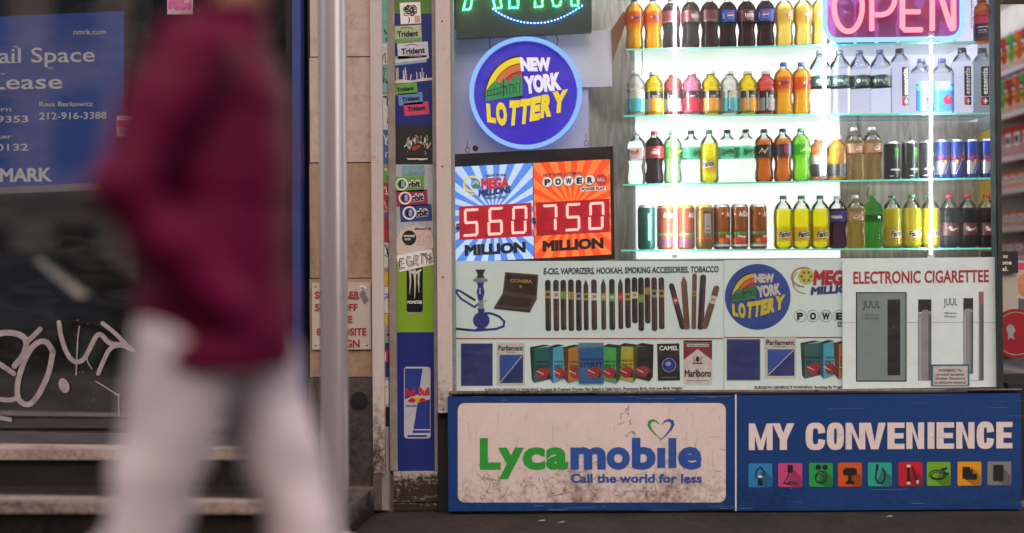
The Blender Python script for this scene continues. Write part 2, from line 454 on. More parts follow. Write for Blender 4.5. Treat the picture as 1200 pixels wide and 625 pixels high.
st.poly([(197, -28), (225, -28), (225, 9), (222, 12), (219, 10), (215, 13), (211, 11), (207, 13), (203, 10), (199, 12), (197, 10)], PINK, 1)
for i in range(9): st.ring(random.uniform(201, 221), random.uniform(-16, 6), 2.5, 2, .7, PALE, 2, 9)
o = st.build('sticker', vs); o['label'] = 'pink and white bubble-letter sticker high on the glass'
st = Flat(lambda q: WL(q[0], q[1], .004 + q[2])); st.rect(137, 136, 158, 160, PALE, 0); st.rect(137.5, 141, 157.5, 149, mat('faded_red', '#a8404c', .6, var=.2), 1)
for i in range(5): st.rect(139, 138 + i*.0 + (0 if i == 0 else 10 + i*2), 155 - (i % 2)*4, 138.7 + (0 if i == 0 else 10 + i*2), GREYINK, 2)
o = st.build('sticker', vs); o['label'] = 'small red and white paper notice on the glass edge'
# room behind: dark
s = Solid(); dk = mat('dark_interior', (.012, .010, .010), .8, var=.3)
s.lbox(-600, -200, 420, 560, -1.6, -1.7, dk); s.build('back_wall'); bw = bpy.data.objects['back_wall']; struct(bw)
s = Solid(); s.box(-4.2, -.8, .35, 1.9, -.02, .28, dk); struct(s.build('shop_floor'))
s = Solid(); s.lbox(-400, 395, 341, 500, -.055, -.06, mat('black_board', (.006, .0055, .0055), .6, var=.2)); tag(s.build('black_backing_board'), 'black board standing inside the empty shop behind the graffiti', 'board')
# lease poster taped inside the glass
po = thing('lease_poster', 'blue for-lease poster with white serif lettering inside the dark window', 'poster', WL(50, 215))
f = Flat(lambda q: WL(q[0], q[1] - (q[0] - 145) * .045, -.02 + q[2]))
POB = mat('poster_blue', '#2853b8', .5, var=.12, vscale=3); POW = mat('poster_white', '#e6ebf6', .6, var=.05)
f.rect(-150, 13, 145, 213, POB, 0); f.rect(-150, 213, 145, 221, mat('poster_strip', '#8f8590', .6), 0)
f.build('paper_sheet', po)
def pline(*a, **k):
    f = Flat(lambda q: WL(q[0], q[1] - (q[0] - 145) * .012, -.0185 + q[2])); f.text(*a, **k); return f.build('text_line', po)
pline('nmrk.com', 86, 124, 40, 6.5, POW, b=.012)
def serif(t, x0, x1, yb, cap, stems):
    f = Flat(lambda q: WL(q[0], q[1] - (q[0] - 145) * .012, -.0185 + q[2])); f.text(t, x0, x1, yb, cap, POW, b=.010)
    for x, y in stems: f.rect(x - 3.1, y - .5, x + 3.1, y + .5, POW, 3)
    f.build('text_line', po)
serif('Retail Space', -47, 111, 72, 18, [(-45, 53.5), (-45, 72), (3, 72), (12, 72), (19, 72), (19, 53.5), (59, 79)])
serif('For Lease', -76, 73, 103, 18, [(-74, 85), (-74, 103), (4, 85), (4, 103)])
pline('Jordan Kern', -62, 13, 129, 5.6, POW, b=.012); pline('212-916-9353', -74, 33, 142, 8, POW, b=.014)
pline('Ross Berkowitz', 46, 109, 124, 5.8, POW, b=.012); pline('212-916-3388', 46, 125, 139, 8.4, POW, b=.014)
pline('Alex Lister', -50, 14, 161, 5.6, POW, b=.012); pline('212-916-0132', -74, 33, 175, 8, POW, b=.014)
pline('NEWMARK', -52, 61, 211, 15.5, POW, b=.035)

# entrance steps below the window
es = thing('entrance_steps', 'two dark stone steps with pale worn metal nosings below the dark window', 'steps', (-2.2, -.3, 0))
def stepslab(name, xr, yf, yb, z0, z1, m, bev=.006):
    s = Solid()
    fr = [(-6, yf + (xr + 6) * LK * .35, z0), (xr, yf, z0), (xr, yf, z1), (-6, yf + (xr + 6) * LK * .35, z1)]
    bk = [(-6, yb + (xr + 6) * LK, z0), (xr, yb, z0), (xr, yb, z1), (-6, yb + (xr + 6) * LK, z1)]
    s.hexa(fr + bk, m); return s.build(name, es, bevel=bev)
stepslab('step', -.80, -.38, .1, 0, .345, STEPDK); stepslab('nosing', -.797, -.412, -.375, .312, .354, NOSE, .008)
stepslab('step', -.82, -.66, -.37, 0, .202, STEPDK); stepslab('nosing', -.817, -.692, -.655, .170, .212, NOSE, .008)

# ================================================================ marble pilaster, plinth, pole
MARB_P = grimy('pink_marble', '#cdb9ad', '#5f4c3e', .4, 3.2, amount=.08, lo=.53, hi=.82, scale=2.2, rough=.35, bump=.05)
MARB_T = grimy('tan_stone', '#a98d76', '#4f3c2f', .4, 2.2, amount=.10, lo=.54, hi=.84, scale=3., rough=.5, bump=.08)
GREYB = grimy('grey_painted_base', '#57504c', '#211c1a', 0, .8, amount=.12, lo=.5, hi=.72, scale=4, rough=.7)
pi_ = thing('stone_pilaster', 'pink and tan stone pilaster with grey painted base behind the steel pole', 'pilaster', W(400, 600, .1))
for nm, y0, y1, m, lb in (('stone_slab', -160, 66.5, MARB_P, 0), ('stone_slab', 67.3, 190.5, MARB_P, 0), ('stone_slab', 191.3, 326, MARB_T, 'darker tan slab'), ('stone_slab', 326.6, 442, MARB_T, 'darker tan slab beside the painted sign')):
    s = Solid(); s.pbox(363.5, y0, 437, y1, .0, .2, m); o = s.build(nm, pi_, bevel=.0025)
    if lb: o['label'] = lb
s = Solid(); s.pbox(363.5, -160, 437, 442, .004, .19, mat('dark_joint', '#2a211c', .9)); s.build('mortar_joint', pi_)
s = Solid(); s.pbox(363.5, 442.6, 437, 600, -.004, .2, GREYB); s.build('painted_base', pi_, bevel=.003)
s = Solid(); c = W(421, 469, -.004); s.disc((c.x, c.z), .036, -.014, -.002, mat('black_cap', '#1b1a1a', .5)); s.disc((c.x, c.z), .024, -.017, -.012, mat('black_cap', '#1b1a1a', .5))
s.build('drain_cap', pi_, bevel=.002)
s = Solid(); s.hexa([(-.96, -.40, 0), (-.655, -.40, 0), (-.655, -.40, .115), (-.96, -.40, .115), (-.96, -.006, 0), (-.60, -.006, 0), (-.60, -.006, .118), (-.96, -.006, .118)],
       grimy('plinth_stone', '#6d645d', '#1d1815', 0, .13, amount=.22, lo=.5, hi=.66, scale=7, rough=.7))
tag(s.build('stone_plinth', None, bevel=.008), 'low dirty stone ledge at the foot of the pilaster', 'plinth')
# enamel sign on the pilaster
sg = thing('wall_sign', 'cream metal sign with red capital letters half hidden by the pole', 'sign', W(400, 410, -.004))
s = Solid(); s.pbox(366, 331, 434, 410, -.010, .008, mat('cream_enamel', '#b8aca2', .4, var=.08, bump=.05)); s.build('sign_plate', sg, bevel=.003)
RS = mat('sign_red', '#8e2530', .5, var=.12)
def sline(*a, **k): f = Flat(flatmap(-.0105)); f.text(*a, **k); f.build('text_line', sg)
sline('SPRINKLER', 369, 421.5, 350, 8.6, RS, b=.03); sline('SHUT OFF', 369, 419, 364.5, 8.6, RS, b=.03); sline('VALVE', 381, 413, 378.5, 8.6, RS, b=.03)
sline("8' OPPOSITE", 371, 429.5, 393, 8.6, RS, b=.03); sline('SIGN', 396, 421.5, 407, 8.6, RS, b=.03)
f = Flat(flatmap(-.0115)); f.ell(424, 337.5, 5, 2.8, WHITEINK, 0); f.text('FSA', 420.6, 427.5, 339.3, 3.2, BLACKINK, 1, b=.02)
f.poly([(421, 345), (426, 339), (432, 352), (427, 357)], GREYINK, 0); f.poly([(408, 347), (420, 349), (419, 352), (407, 350)], GREYINK, 0)
f.build('sticker', sg)
for q in ((370, 336), (430, 405), (370, 405)):
    s = Solid(); c = W(*q, -.011); s.ball(c, .004, DARKMETAL, 1, (1, .4, 1)); s.build('screw', sg)
# pole
POLEM = grimy('pole_steel', '#c6bfc2', '#55504e', -.3, 1.9, amount=.10, lo=.62, hi=.92, scale=5, rough=.24, metal=.6, streak=(1, 1, .3), bump=.05, coat=.7)
pl = thing('steel_pole', 'round grey steel pole standing on the pavement in front of the pilaster', 'pole', (-.697, -.43, 0))
s = Solid(); s.lathe([(.0545, .0), (.0545, 3.4)], POLEM, 40, (-.697, -.43, 0)); s.build('pole_shaft', pl, smooth=True, auto=40)
s = Solid(); s.lathe([(.0, .0), (.10, .0), (.10, .012), (.068, .016), (.060, .035), (.0548, .04)], POLEM, 40, (-.697, -.43, 0)); s.build('base_flange', pl, smooth=True, auto=30)

# ================================================================ white door post with stickers on its side
POSTW = grimy('chipped_white_post', '#c4bab5', '#3b2a22', .15, .75, amount=.25, lo=.6, hi=.78, scale=6, rough=.5, streak=(1, 1, .3))
dp = thing('sticker_post', 'narrow white painted post with a strip of torn stickers on its side', 'post', W(442, 598, 0))
s = Solid(); s.pbox(437.5, -160, 446, 555, -.03, .05, POSTW); s.build('post_front', dp, bevel=.003)
s = Solid(); s.pbox(437.5, 555.4, 447, 598, -.026, .06, mat('post_foot', '#564c47', .7, var=.3, bump=.3)); s.build('post_foot', dp, bevel=.003)
def sidemap(y0=-.02, y1=.035):   # photo x 446..457 runs into depth
    def f(q):
        t = (q[0] - 446) / 11
        return W(q[0], q[1], y0 + (y1 - y0) * t - q[2])
    return f
f = Flat(sidemap()); f.rect(446, -160, 457, 598, mat('side_face', '#8e8884', .6, var=.25, vscale=6), 0); f.build('post_side', dp)
pal = {k: mat('sticker_' + k, v, .55, var=.18, vscale=40) for k, v in dict(white='#c5c2bd', teal='#6fae9a', blue='#3f5f9a', red='#a32b2e', yellow='#c3a526', green='#5c9a3c', black='#17171a', navy='#28316e', lime='#7fae2a', magenta='#8f2459', pink='#c23c66', sky='#7fa6c4', grey='#8b8d90', orange='#b8601f').items()}
def scribble(f, x0, y0, x1, y1, m, lay, n=14, w=.9):
    P = [(random.uniform(x0, x1), random.uniform(y0, y1))]
    for i in range(n):
        P.append((min(x1, max(x0, P[-1][0] + random.uniform(-.6, .6) * (x1 - x0))), min(y1, max(y0, P[-1][1] + random.uniform(-.35, .35) * (y1 - y0)))))
    Q = []
    for i in range(len(P) - 1):
        for k in range(3): Q.append((P[i][0] + (P[i+1][0] - P[i][0]) * k / 3 + (k == 1) * random.uniform(-.8, .8), P[i][1] + (P[i+1][1] - P[i][1]) * k / 3))
    for i in range(len(Q) - 1): f.line([Q[i], Q[i+1]], w, m, lay + i * .02)
side = [(-60, 25, 'teal', 'black', 'pale green graffiti sticker'), (26, 50, 'teal', 'black', 0), (51, 76, 'white', 'black', 0), (77, 108, 'teal', 'black', 0), (111, 152, 'white', 'black', 'torn white scribbled sticker'),
        (153, 192, 'blue', 'white', 'blue graffiti sticker'), (196, 212, 'green', 'white', 0), (214, 246, 'red', 'white', 0), (249, 284, 'red', 'blue', 'red sticker with a blue picture'), (285, 314, 'white', 'black', 'white tag sticker with black brush letters'),
        (319, 381, 'yellow', 'blue', 'yellow sticker with a blue wave picture'), (389, 398, 'grey', 'black', 0), (402, 442, 'navy', 'red', 'dark blue sticker with a red badge'), (446, 474, 'white', 'red', 0), (477, 500, 'black', 'green', 0)]
for y0, y1, a, b_, lb in side:
    f = Flat(sidemap()); f.rect(447.2, y0, 456, y1, pal[a], 1)
    if a == 'yellow':
        f.rect(448, y0 + 16, 455.4, y1 - 12, pal['white'], 2); scribble(f, 449, y0 + 26, 455, y1 - 16, pal['blue'], 3, 8, 1.3); f.rect(448.5, y0 + 16, 455, y0 + 17, pal['red'], 3); f.rect(448.5, y1 - 14, 455, y1 - 13, pal['red'], 3)
    else:
        scribble(f, 447.6, y0 + 2, 455.6, y1 - 2, pal[b_], 2, 12, .9 if y1 - y0 < 35 else 1.2)
        if a == 'navy': f.ell(451.5, 418, 2.6, 8, pal['red'], 4); f.rect(450.6, 413, 452.4, 423, pal['white'], 5)
    o = f.build('sticker', dp)
    if lb: o['label'] = lb

# ================================================================ flat column covered with gum and drink stickers
PY = .03
sp = thing('sticker_column', 'tall blue column panel covered with chewing-gum and drink advertising stickers', 'advertising panel', W(487, 598, PY))
s = Solid(); s.pbox(457.5, -160, 513, 598, PY + .004, .12, mat('panel_body', '#5d5957', .7, var=.2)); s.build('panel_body', sp)
s = Solid(); s.pbox(457.5, -160, 461, 552, PY - .012, .016, mat('panel_trim', '#8d8781', .5, var=.2, metal=.2)); s.build('edge_trim', sp, bevel=.001)
s = Solid(); s.pbox(509.6, -160, 513, 552, PY - .012, .016, mat('panel_trim', '#8d8781', .5, var=.2, metal=.2)); s.build('edge_trim', sp, bevel=.001)
DIRTBLK = grimy('dirty_block', '#b3aca5', '#2c231d', .02, .25, amount=.22, lo=.52, hi=.66, scale=7, rough=.8, streak=(.3, 1, 2.2), bump=.6)
s = Solid(); s.pbox(461.5, 553, 513, 588.5, PY - .018, .05, DIRTBLK); s.build('concrete_foot', sp, bevel=.004)
s = Solid(); s.pbox(461.5, 589.5, 513, 598.5, PY - .016, .05, DIRTBLK); s.build('concrete_foot', sp, bevel=.004)
P_BLUE = grimy('panel_blue', '#232f78', '#0e1236', .2, .6, amount=.1, lo=.62, hi=.85, scale=3, rough=.4)
def pf(): return Flat(flatmap(PY))
f = pf(); GREEN = grimy('panel_green', '#7ca32b', '#4d6a1c', .5, 1.5, amount=.05, lo=.62, hi=.9, scale=4, rough=.45)
f.rect(461, -160, 509.6, 16, mat('panel_dkgreen', '#4b7a26', .5, var=.12), 0); f.rect(461, 16, 509.6, 147, P_BLUE, 0); f.rect(461, 147, 509.6, 193, pal['black'], 0)
f.rect(461, 193, 509.6, 288, grimy('washed_pale_blue', '#a9b6bd', '#8a7a70', 1.0, 1.6, amount=.1, lo=.5, hi=.75, scale=5, rough=.6), 0); f.rect(461, 288, 509.6, 389.5, GREEN, 0); f.rect(461, 389.5, 509.6, 553, P_BLUE, 0)
f.poly([(466, 300), (463, 284), (470, 270), (484, 264), (505, 268), (509, 290), (490, 296)], mat('pale_peel', '#c0b8ae', .7, var=.12), 1)
f.build('printed_field', sp)
def stick(P, m, lab=None): f = pf(); f.poly(P, m, 2); return f
def done(f, lab): o = f.build('sticker', sp); o['label'] = lab
def rot_rect(x0, y0, x1, y1, a):
    cx, cy = (x0+x1)/2, (y0+y1)/2; c, q = math.cos(R(a)), math.sin(R(a))
    return [(cx + (x-cx)*c - (y-cy)*q, cy + (x-cx)*q + (y-cy)*c) for x, y in ((x0, y0), (x1, y0), (x1, y1), (x0, y1))]
f = stick(rot_rect(469, 3, 493, 28, -3), WHITEINK)
for i in range(16): f.ring(481 + random.uniform(-6.5, 6.5), 12 + random.uniform(-5, 5), random.uniform(1.5, 3.4), random.uniform(1, 2.2), .9, BLACKINK, 3 + i * .05, 9)
f.rect(486, 18.5, 492.5, 26.5, mat('salmon', '#c9968a', .6), 3); f.line([(479, 20), (480, 24), (478.5, 27)], 1.2, BLACKINK, 4); done(f, 'white sticker with a black brain drawing')
def gum(x0, y0, x1, y1, a, base, word, ink, lab, b=.035, extra=None):
    f = stick(rot_rect(x0, y0, x1, y1, a), base); h = y1 - y0
    d = (x1 - x0) * math.tan(R(a))
    f.text(word, x0 + 4, x1 - 4, (y0+y1)/2 + h*.14 - d*.42, h * .34, ink, 4, b=b, yb1=(y0+y1)/2 + h*.14 + d*.42)
    if extra: extra(f)
    done(f, lab)
gum(461.5, 30, 494, 50, -3, mat('mint_pack', '#9fb690', .4, var=.22, vscale=30), 'Trident', BLACKINK, 'pale mint green gum pack sticker', .04, lambda f: (f.text('vanilla', 470, 489, 47.5, 4.5, pal['grey'], 4, b=.02), f.ring(477, 36, 8, 4, 1, pal['red'], 3, 14, 200, 340), f.poly([(461.5, 46), (494, 44), (494, 49), (461.5, 51)], pal['green'], 2.5)))
gum(466, 50, 502, 70, -4, mat('white_pack', '#bdc3cb', .4, var=.15, vscale=30), 'Trident', BLACKINK, 'white gum pack sticker with red arc', .04, lambda f: (f.text('vanilla', 477, 494, 66.5, 4.5, pal['grey'], 4, b=.02), f.ring(483, 56, 8, 4, 1, pal['red'], 3, 14, 200, 340)))
f = stick([(462, 66), (500, 65), (500, 73), (463, 77)], pal['sky']); f.poly([(463, 70), (500, 67), (500, 70), (463, 74)], pal['white'], 3); done(f, 'torn pale blue strip of a sticker')
f = stick([(461.5, 95), (471, 93), (482, 94.5), (495, 92), (509, 91), (509, 93.5), (480, 97), (462, 98)], pal['white'])
for i in range(14): x = random.uniform(464, 508); f.line([(x, 92 - random.uniform(2, 14)), (x + random.uniform(-1, 1), 94)], random.uniform(.5, 1.4), pal['white'], 2 + .04*i)
done(f, 'scraped white sticker remains')
gum(460.8, 98, 489, 111, -5, pal['green'], 'Trident', BLACKINK, 'small green gum pack sticker', .05)
gum(467, 109, 495.5, 123, -5, mat('mid_blue', '#5f86b4', .4, var=.15), 'Trident', BLACKINK, 'small blue gum pack sticker', .05)
gum(473.5, 120, 502.5, 135, -5, pal['pink'], 'Trident', BLACKINK, 'small pink gum pack sticker', .05)
# smoke burst on black
f = pf()
SM = mat('smoke_print', '#a39a92', .7, var=.4, vscale=90)
for i in range(70):
    a = random.uniform(0, 6.28); r = random.gauss(10, 2.2); cx, cy = 488 + r * math.cos(a) * 1.15, 175 + r * math.sin(a) * .85 - abs(random.gauss(0, 3))
    f.line([(cx, cy), (cx + random.gauss(0, 2.4), cy - abs(random.gauss(2.5, 2)))], random.uniform(.4, 1.5), SM if random.random() < .7 else WHITEINK, 2 + i * .03)
for i in range(12): f.line([(477 + i * 2, 187 + random.uniform(-1, 1)), (479 + i * 2, 186)], 1.2, WHITEINK, 4.2)
f.poly([(478, 176), (483, 173), (486, 177), (490, 172), (497, 170), (498, 183), (478, 184)], pal['black'], 5)
f.poly([(484, 172), (491, 170), (488, 176), (483, 177)], pal['red'], 6); f.poly([(490, 171), (493, 170), (490, 175)], mat('orange_red', '#b5482a', .5), 6)
f.line([(498, 168), (501, 163), (500, 158)], 1.4, pal['green'], 5)
o = f.build('printed_picture', sp); o['label'] = 'white smoke burst picture on black'
f = stick(rot_rect(471, 194, 497.5, 206, -2), mat('washed_teal', '#6d98a4', .6, var=.25, vscale=60)); scribble(f, 474, 196, 494, 204, pal['grey'], 3, 12, .7); done(f, 'faded teal sticker')
def orbit(x0, y0, x1, y1, a, base, lab):
    f = stick(rot_rect(x0, y0, x1, y1, a), base); cy = (y0 + y1) / 2; h = y1 - y0
    f.ring(x0 + h * .55, cy, h * .36, h * .36, h * .10, WHITEINK, 3, 20); f.ell(x0 + h * .55, cy, h * .2, h * .26, BLACKINK, 4); f.poly([(x0 + h*.52, cy - h*.2), (x0 + h*.72, cy - h*.2), (x0 + h*.72, cy + h*.2), (x0 + h*.52, cy + h*.2)], pal['sky'], 5)
    f.text('rbit', x0 + h * .98, x1 - 4.2, cy + h * .19 + .5, h * .44, WHITEINK, 4, b=.10, yb1=cy + h*.19 - 1.2); f.text('rbit', x0 + h * 1.0, x1 - 4.6, cy + h * .19 + .5, h * .40, BLACKINK, 6, b=.05, yb1=cy + h*.19 - 1.2); done(f, lab)
orbit(460.8, 207, 497, 225, -2, pal['green'], 'green oval-logo gum sticker'); orbit(464.5, 223, 501, 241.5, -3, pal['magenta'], 'magenta gum sticker'); orbit(469, 240, 506, 259.5, -3, mat('deep_blue', '#2b4585', .4, var=.2), 'deep blue gum sticker')
f = pf(); f.ell(479.5, 279, 8.4, 8.8, BLACKINK, 2); f.text('SMOKE', 473, 486, 278, 2.6, WHITEINK, 3, b=.03); f.text('CLUB', 474, 481, 281.6, 2.2, WHITEINK, 3, b=.03); done(f, 'round black sticker')
f = stick([(488.5, 270), (505, 269), (505, 287), (489, 288)], mat('pale_pink', '#c5aaa6', .6, var=.3, vscale=120)); f.text('#NoneTHE', 486, 505, 269.4, 2.6, BLACKINK, 3, b=.03); done(f, 'pale pink square sticker')
# energy drink can print (under the tag sticker)
f = pf(); K = mat('can_print_black', '#15161a', .35, var=.3, vscale=40)
f.rect(476.5, 308, 495.5, 366, K, 1, r=2.5); f.rect(478, 364.5, 494, 368, pal['grey'], .8, r=1.2)
CL = mat('claw_print', '#b9bda8', .5, var=.3, vscale=50)
f.line([(480.5, 318), (481, 330), (480, 345)], [2.4, 1.8, .5], CL, 2); f.line([(485.5, 316), (486.5, 330), (486, 350)], [3, 2.2, .6], CL, 2); f.line([(490.8, 317), (490.5, 330), (491, 343)], [2.6, 1.7, .5], CL, 2)
f.line([(478, 316), (486, 321), (494, 316)], [2, 3.6, 2], CL, 2.4); f.text('MONSTER', 477.5, 494.8, 356, 3.6, WHITEINK, 3, b=.03)
o = f.build('printed_picture', sp); o['label'] = 'black energy drink can printed on lime green'
T = [(464.5, 300), (506, 292), (509, 310), (468, 319)]
f = stick(T, WHITEINK)
for k, x in enumerate((469, 477, 485, 492, 499)):
    y = 309 - (x - 469) * .21
    G_ = [[(5, -6), (0, -5), (0, 0), (4, 0), (0, 1), (0, 6), (6, 5)], [(5, -5), (1, -6), (0, 0), (2, 5), (6, 4), (6, 0), (3, 0)], [(0, 6), (1, -6), (5, -5), (4, 0), (1, 1), (6, 6)], [(0, -6), (6, -6), (3, -6), (3, 6)], [(0, -6), (1, 6), (2, 0), (5, 6), (6, -6)]][k]
    f.line([(x + a * .95, y + b_) for a, b_ in G_], 2.2, BLACKINK, 3 + k * .2); f.line([(x + a * .95 + .2, y + b_ + .2) for a, b_ in G_], .8, WHITEINK, 4.5 + k * .2)
scribble(f, 467, 300, 474, 316, BLACKINK, 6, 5, .7); scribble(f, 494, 295, 507, 312, BLACKINK, 6, 7, .7)
done(f, 'tilted white sticker with black graffiti letters')
# silver-blue can print
f = pf(); SIL = mat('can_print_silver', '#b4b4bb', .35, var=.12); CB = mat('can_print_blue', '#2a3c86', .35, var=.12)
x0, y0, x1, y1 = 473.5, 430, 504.5, 514
f.rect(x0, y0, x1, y1, SIL, 1, r=3.5)
f.poly([(x0 + .8, y0 + 2), (x0 + 22, y0 + 2), (x0 + 17, y0 + 32), (x0 + .8, y0 + 38)], CB, 2); f.poly([(x0 + 16, y0 + 42), (x1 - .6, y0 + 38), (x1 - .6, y1 - 11), (x0 + 11, y1 - 11)], CB, 2)
f.rect(x0 + 10, y1 - 9.5, x1 - .6, y1 - 6.5, CB, 2); f.rect(x0 + 4, y1 - 4, x1 - 4, y1 - 1.6, CB, 2)
RB = mat('can_print_red', '#b0232c', .4)
f.text('Red', x0 + 1.5, x0 + 13, y0 + 34, 8.6, RB, 3, b=.05); f.text('Bull', x0 + 16.5, x1 - 1, y0 + 33, 8.6, RB, 3, b=.05)
f.ell(x0 + 15.5, y0 + 38.5, 5, 3.4, pal['yellow'], 3); f.poly([(x0 + 4, y0 + 40), (x0 + 9, y0 + 36), (x0 + 14, y0 + 39), (x0 + 11, y0 + 42), (x0 + 6, y0 + 41)], RB, 4); f.poly([(x1 - 4, y0 + 40), (x1 - 9, y0 + 36), (x1 - 14, y0 + 39), (x1 - 11, y0 + 42), (x1 - 6, y0 + 41)], RB, 4)
f.text('ENERGY DRINK', x0 + 2, x0 + 15, y0 + 47, 2.6, CB, 3, b=.02)
o = f.build('printed_picture', sp); o['label'] = 'blue and silver energy drink can printed on blue'

# white post left of the display window
s = Solid(); s.pbox(513.5, -160, 526, 484, -.03, .10, POSTW)
wp = thing('white_post', 'chipped white post between the sticker panel and the shop window', 'post', W(520, 598, 0))
s.build('post_shaft', wp, bevel=.004)
s = Solid(); s.pbox(513.5, 484.5, 525, 600, -.0, .10, mat('dark_gap', '#161210', .9, var=.4)); s.build('dark_foot', wp, bevel=.003)  # lower part of the post, darker than the shaft
for q in ((518, 25), (518.5, 195), (519, 325), (519, 480)): s = Solid(); s.ball(W(q[0], q[1], -.031), .004, RUST, 1, (1.2, .4, 1)); s.build('screw', wp)

for (px, py, dy, lb) in ((632, 612, 0, 'tiny pale paper scrap on the pavement below the board lettering'), (655, 614, 0, 'small crumpled paper scrap on the dark pavement'), (1040, 607, 0, 'tiny pale scrap on the pavement below the gadget icons')):
    u, v = unroll(px, py); d_ = CZ / (-v / FPX); c = Vector((u * d_ / FPX, -D + d_, .004)); s = Solid()
    for k in range(3): s.ball((c.x + k * .008, c.y + k * .004, .005), .004 + .0015 * k, mat('scrap_grey', '#8f867e', .8), 1, (1.4, .8, .5))
    tag(s.build('paper_scrap'), lb, 'litter')
# ================================================================ display window of the shop
dw = thing('display_window', 'large clear shop window in front of the lit drink shelves and lottery signs', 'shop window', W(850, 460, 0))
GREYF = grimy('grey_window_frame', '#8f9390', '#33302c', .2, 1.2, amount=.15, lo=.6, hi=.8, scale=6, rough=.45)
DKF = grimy('dark_green_frame', '#2e3532', '#171412', .2, 1.2, amount=.15, lo=.6, hi=.85, scale=6, rough=.4)
s = Solid(); s.pbox(526.5, -160, 530, 458, -.012, .05, GREYF); s.build('frame_stile', dw, bevel=.002)
s = Solid(); s.pquad([(1164.5, -160), (1171, -160), (1176, 457), (1171.5, 457)], -.014, .06, DKF); s.build('frame_stile', dw, bevel=.002)
s = Solid(); s.pbox(526.5, -175, 1176, -158, -.014, .06, GREYF); s.build('frame_head', dw, bevel=.002)
SILL = grimy('worn_sill', '#a59d95', '#3d2a20', .3, .9, amount=.2, lo=.5, hi=.72, scale=9, rough=.6, streak=(.3, 1, 1))
s = Solid(); s.hexa([W(526, 461.5, -.055), W(1198, 461.5 - 4.4, -.055), W(1198, 455.5, -.055), W(526, 458.5, -.055), W(526, 461.5, .09), W(1198, 457, .09), W(1198, 455.5, .09), W(526, 458.5, .09)], SILL); s.build('window_sill', dw, bevel=.003)
for q in ((733, 461), (747, 461), (957, 458)):
    s = Solid(); c = W(q[0], q[1], -.056); s.ball(c, .008, RUST, 1, (1, .5, .8)); s.build('rusty_screw', dw)
p = Flat(flatmap(0), step=0.0); p.poly([(529, -160), (1167, -160), (1172.5, 456), (529, 459)], shop_glass('display_pane_glass', haze=.019, refl=.02, refl_streak=.006))
p.build('window_pane', dw)
# masonry over the window, out of the picture
s = Solid(); s.box(-8, 8, -.05, 3.5, 2.9, 7, mat('facade_brick', '#6b4a3d', .85, var=.25, vscale=20, bump=.3)); tag(s.build('upper_facade'), 'brick shop facade above the display window', 'building')

# ================================================================ painted boards under the window
BLU = grimy('board_blue', '#1b3f78', '#0c1a33', .02, .56, amount=.1, lo=.60, hi=.86, scale=4, rough=.4, streak=(.35, 1, 1))
BWH = grimy('board_white', '#d6cac5', '#5d463a', .04, .42, amount=.15, lo=.61, hi=.80, scale=5, rough=.45, streak=(1, 1, .55))
BY = -.05
ba = thing('mobile_board', 'blue framed white board with green and blue lettering and a heart, stained along its bottom', 'sign board', W(692, 600, BY))
s = Solid(); s.pbox(525.5, 463, 860.6, 599.5, BY, .048, BLU); s.build('board_plate', ba, bevel=.004)
f = Flat(flatmap(BY)); f.rect(536.5, 472.5, 850.5, 589, BWH, 1, r=8); f.build('white_field', ba)
LG = mat('logo_green', '#2c9437', .45, var=.1); LB = mat('logo_blue', '#2a4f98', .45, var=.1)
f = Flat(flatmap(BY))
for ch, a, c, m in (('L', 562.3, 587, LG), ('y', 583.5, 614, LG), ('c', 612.3, 639, LG), ('a', 639.5, 666, LG), ('m', 668.5, 710, LB), ('o', 710.5, 738.5, LB), ('b', 740.5, 768.5, LB), ('e', 794.5, 822.5, LB)):
    f.text(ch, a, c, 548.5 - (a - 562) * .0025, 35, m, 3, b=.045)
f.rect(770.3, 525, 779.5, 548.5, LB, 3); f.rect(783.3, 513.5, 792.6, 548.5, LB, 3)
f.text('Call the world for less', 668.5, 822.5, 565.5, 10.2, LB, 3, b=.034)
f.build('lettering', ba)
f = Flat(flatmap(BY))
lf = [(775, 515), (768, 509), (763, 503.5), (760.6, 498.5), (761.5, 494.5), (765, 492.6), (769, 493.6), (773, 497.5)]
rt = [(773.5, 516.5), (780.5, 510), (786, 503.5), (788.6, 498), (787.6, 494), (784, 492.4), (779.5, 493.6), (775.5, 497.8)]
f.line(lf, [.7, 1.4, 2.4, 3.4, 3.6, 2.6, 1.6, .5], LG, 3); f.line(rt, [.7, 1.5, 2.6, 3.5, 3.6, 2.7, 1.7, .5], LB, 3.2)
f.build('heart_emblem', ba)
f = Flat(flatmap(BY)); pen = mat('pen_scrawl', '#5b5057', .7)
random.seed(11)
for cx, cy in ((733, 478), (737, 487), (728, 486), (738, 498), (726, 497), (744, 505), (733, 510), (741, 514)):
    P = [(cx + random.uniform(-1, 1), cy)]
    for i in range(9): P.append((P[-1][0] + random.uniform(-2.2, 2.8), P[-1][1] + random.uniform(-2.6, 2.8)))
    f.line(P, .3, pen, 4)
f.build('pen_scribble', ba)
f = Flat(flatmap(BY), clipbox=(538, 474, 849, 587)); random.seed(21); SCUFF = [mat('scuff_brown_%d' % i, c, .7, var=.4, vscale=90) for i, c in enumerate(('#8d7668', '#6b5346', '#a18d80'))]
for i in range(210):
    x = random.choice([random.uniform(540, 845), random.gauss(570, 22), random.gauss(660, 30)]); y = 588 - abs(random.gauss(0, 26)); l = random.expovariate(1 / 7); a = random.choice([random.gauss(-.5, .4), random.gauss(1.4, .2), random.gauss(0, .3)])
    f.line([(x, y), (x + l * .5 * math.cos(a) + random.uniform(-1, 1), y - l * .5 * math.sin(a)), (x + l * math.cos(a), y - l * math.sin(a) + random.uniform(-1, 1))], [.1, random.uniform(.3, 1.3), .1], random.choice(SCUFF), 2 + i * .002)
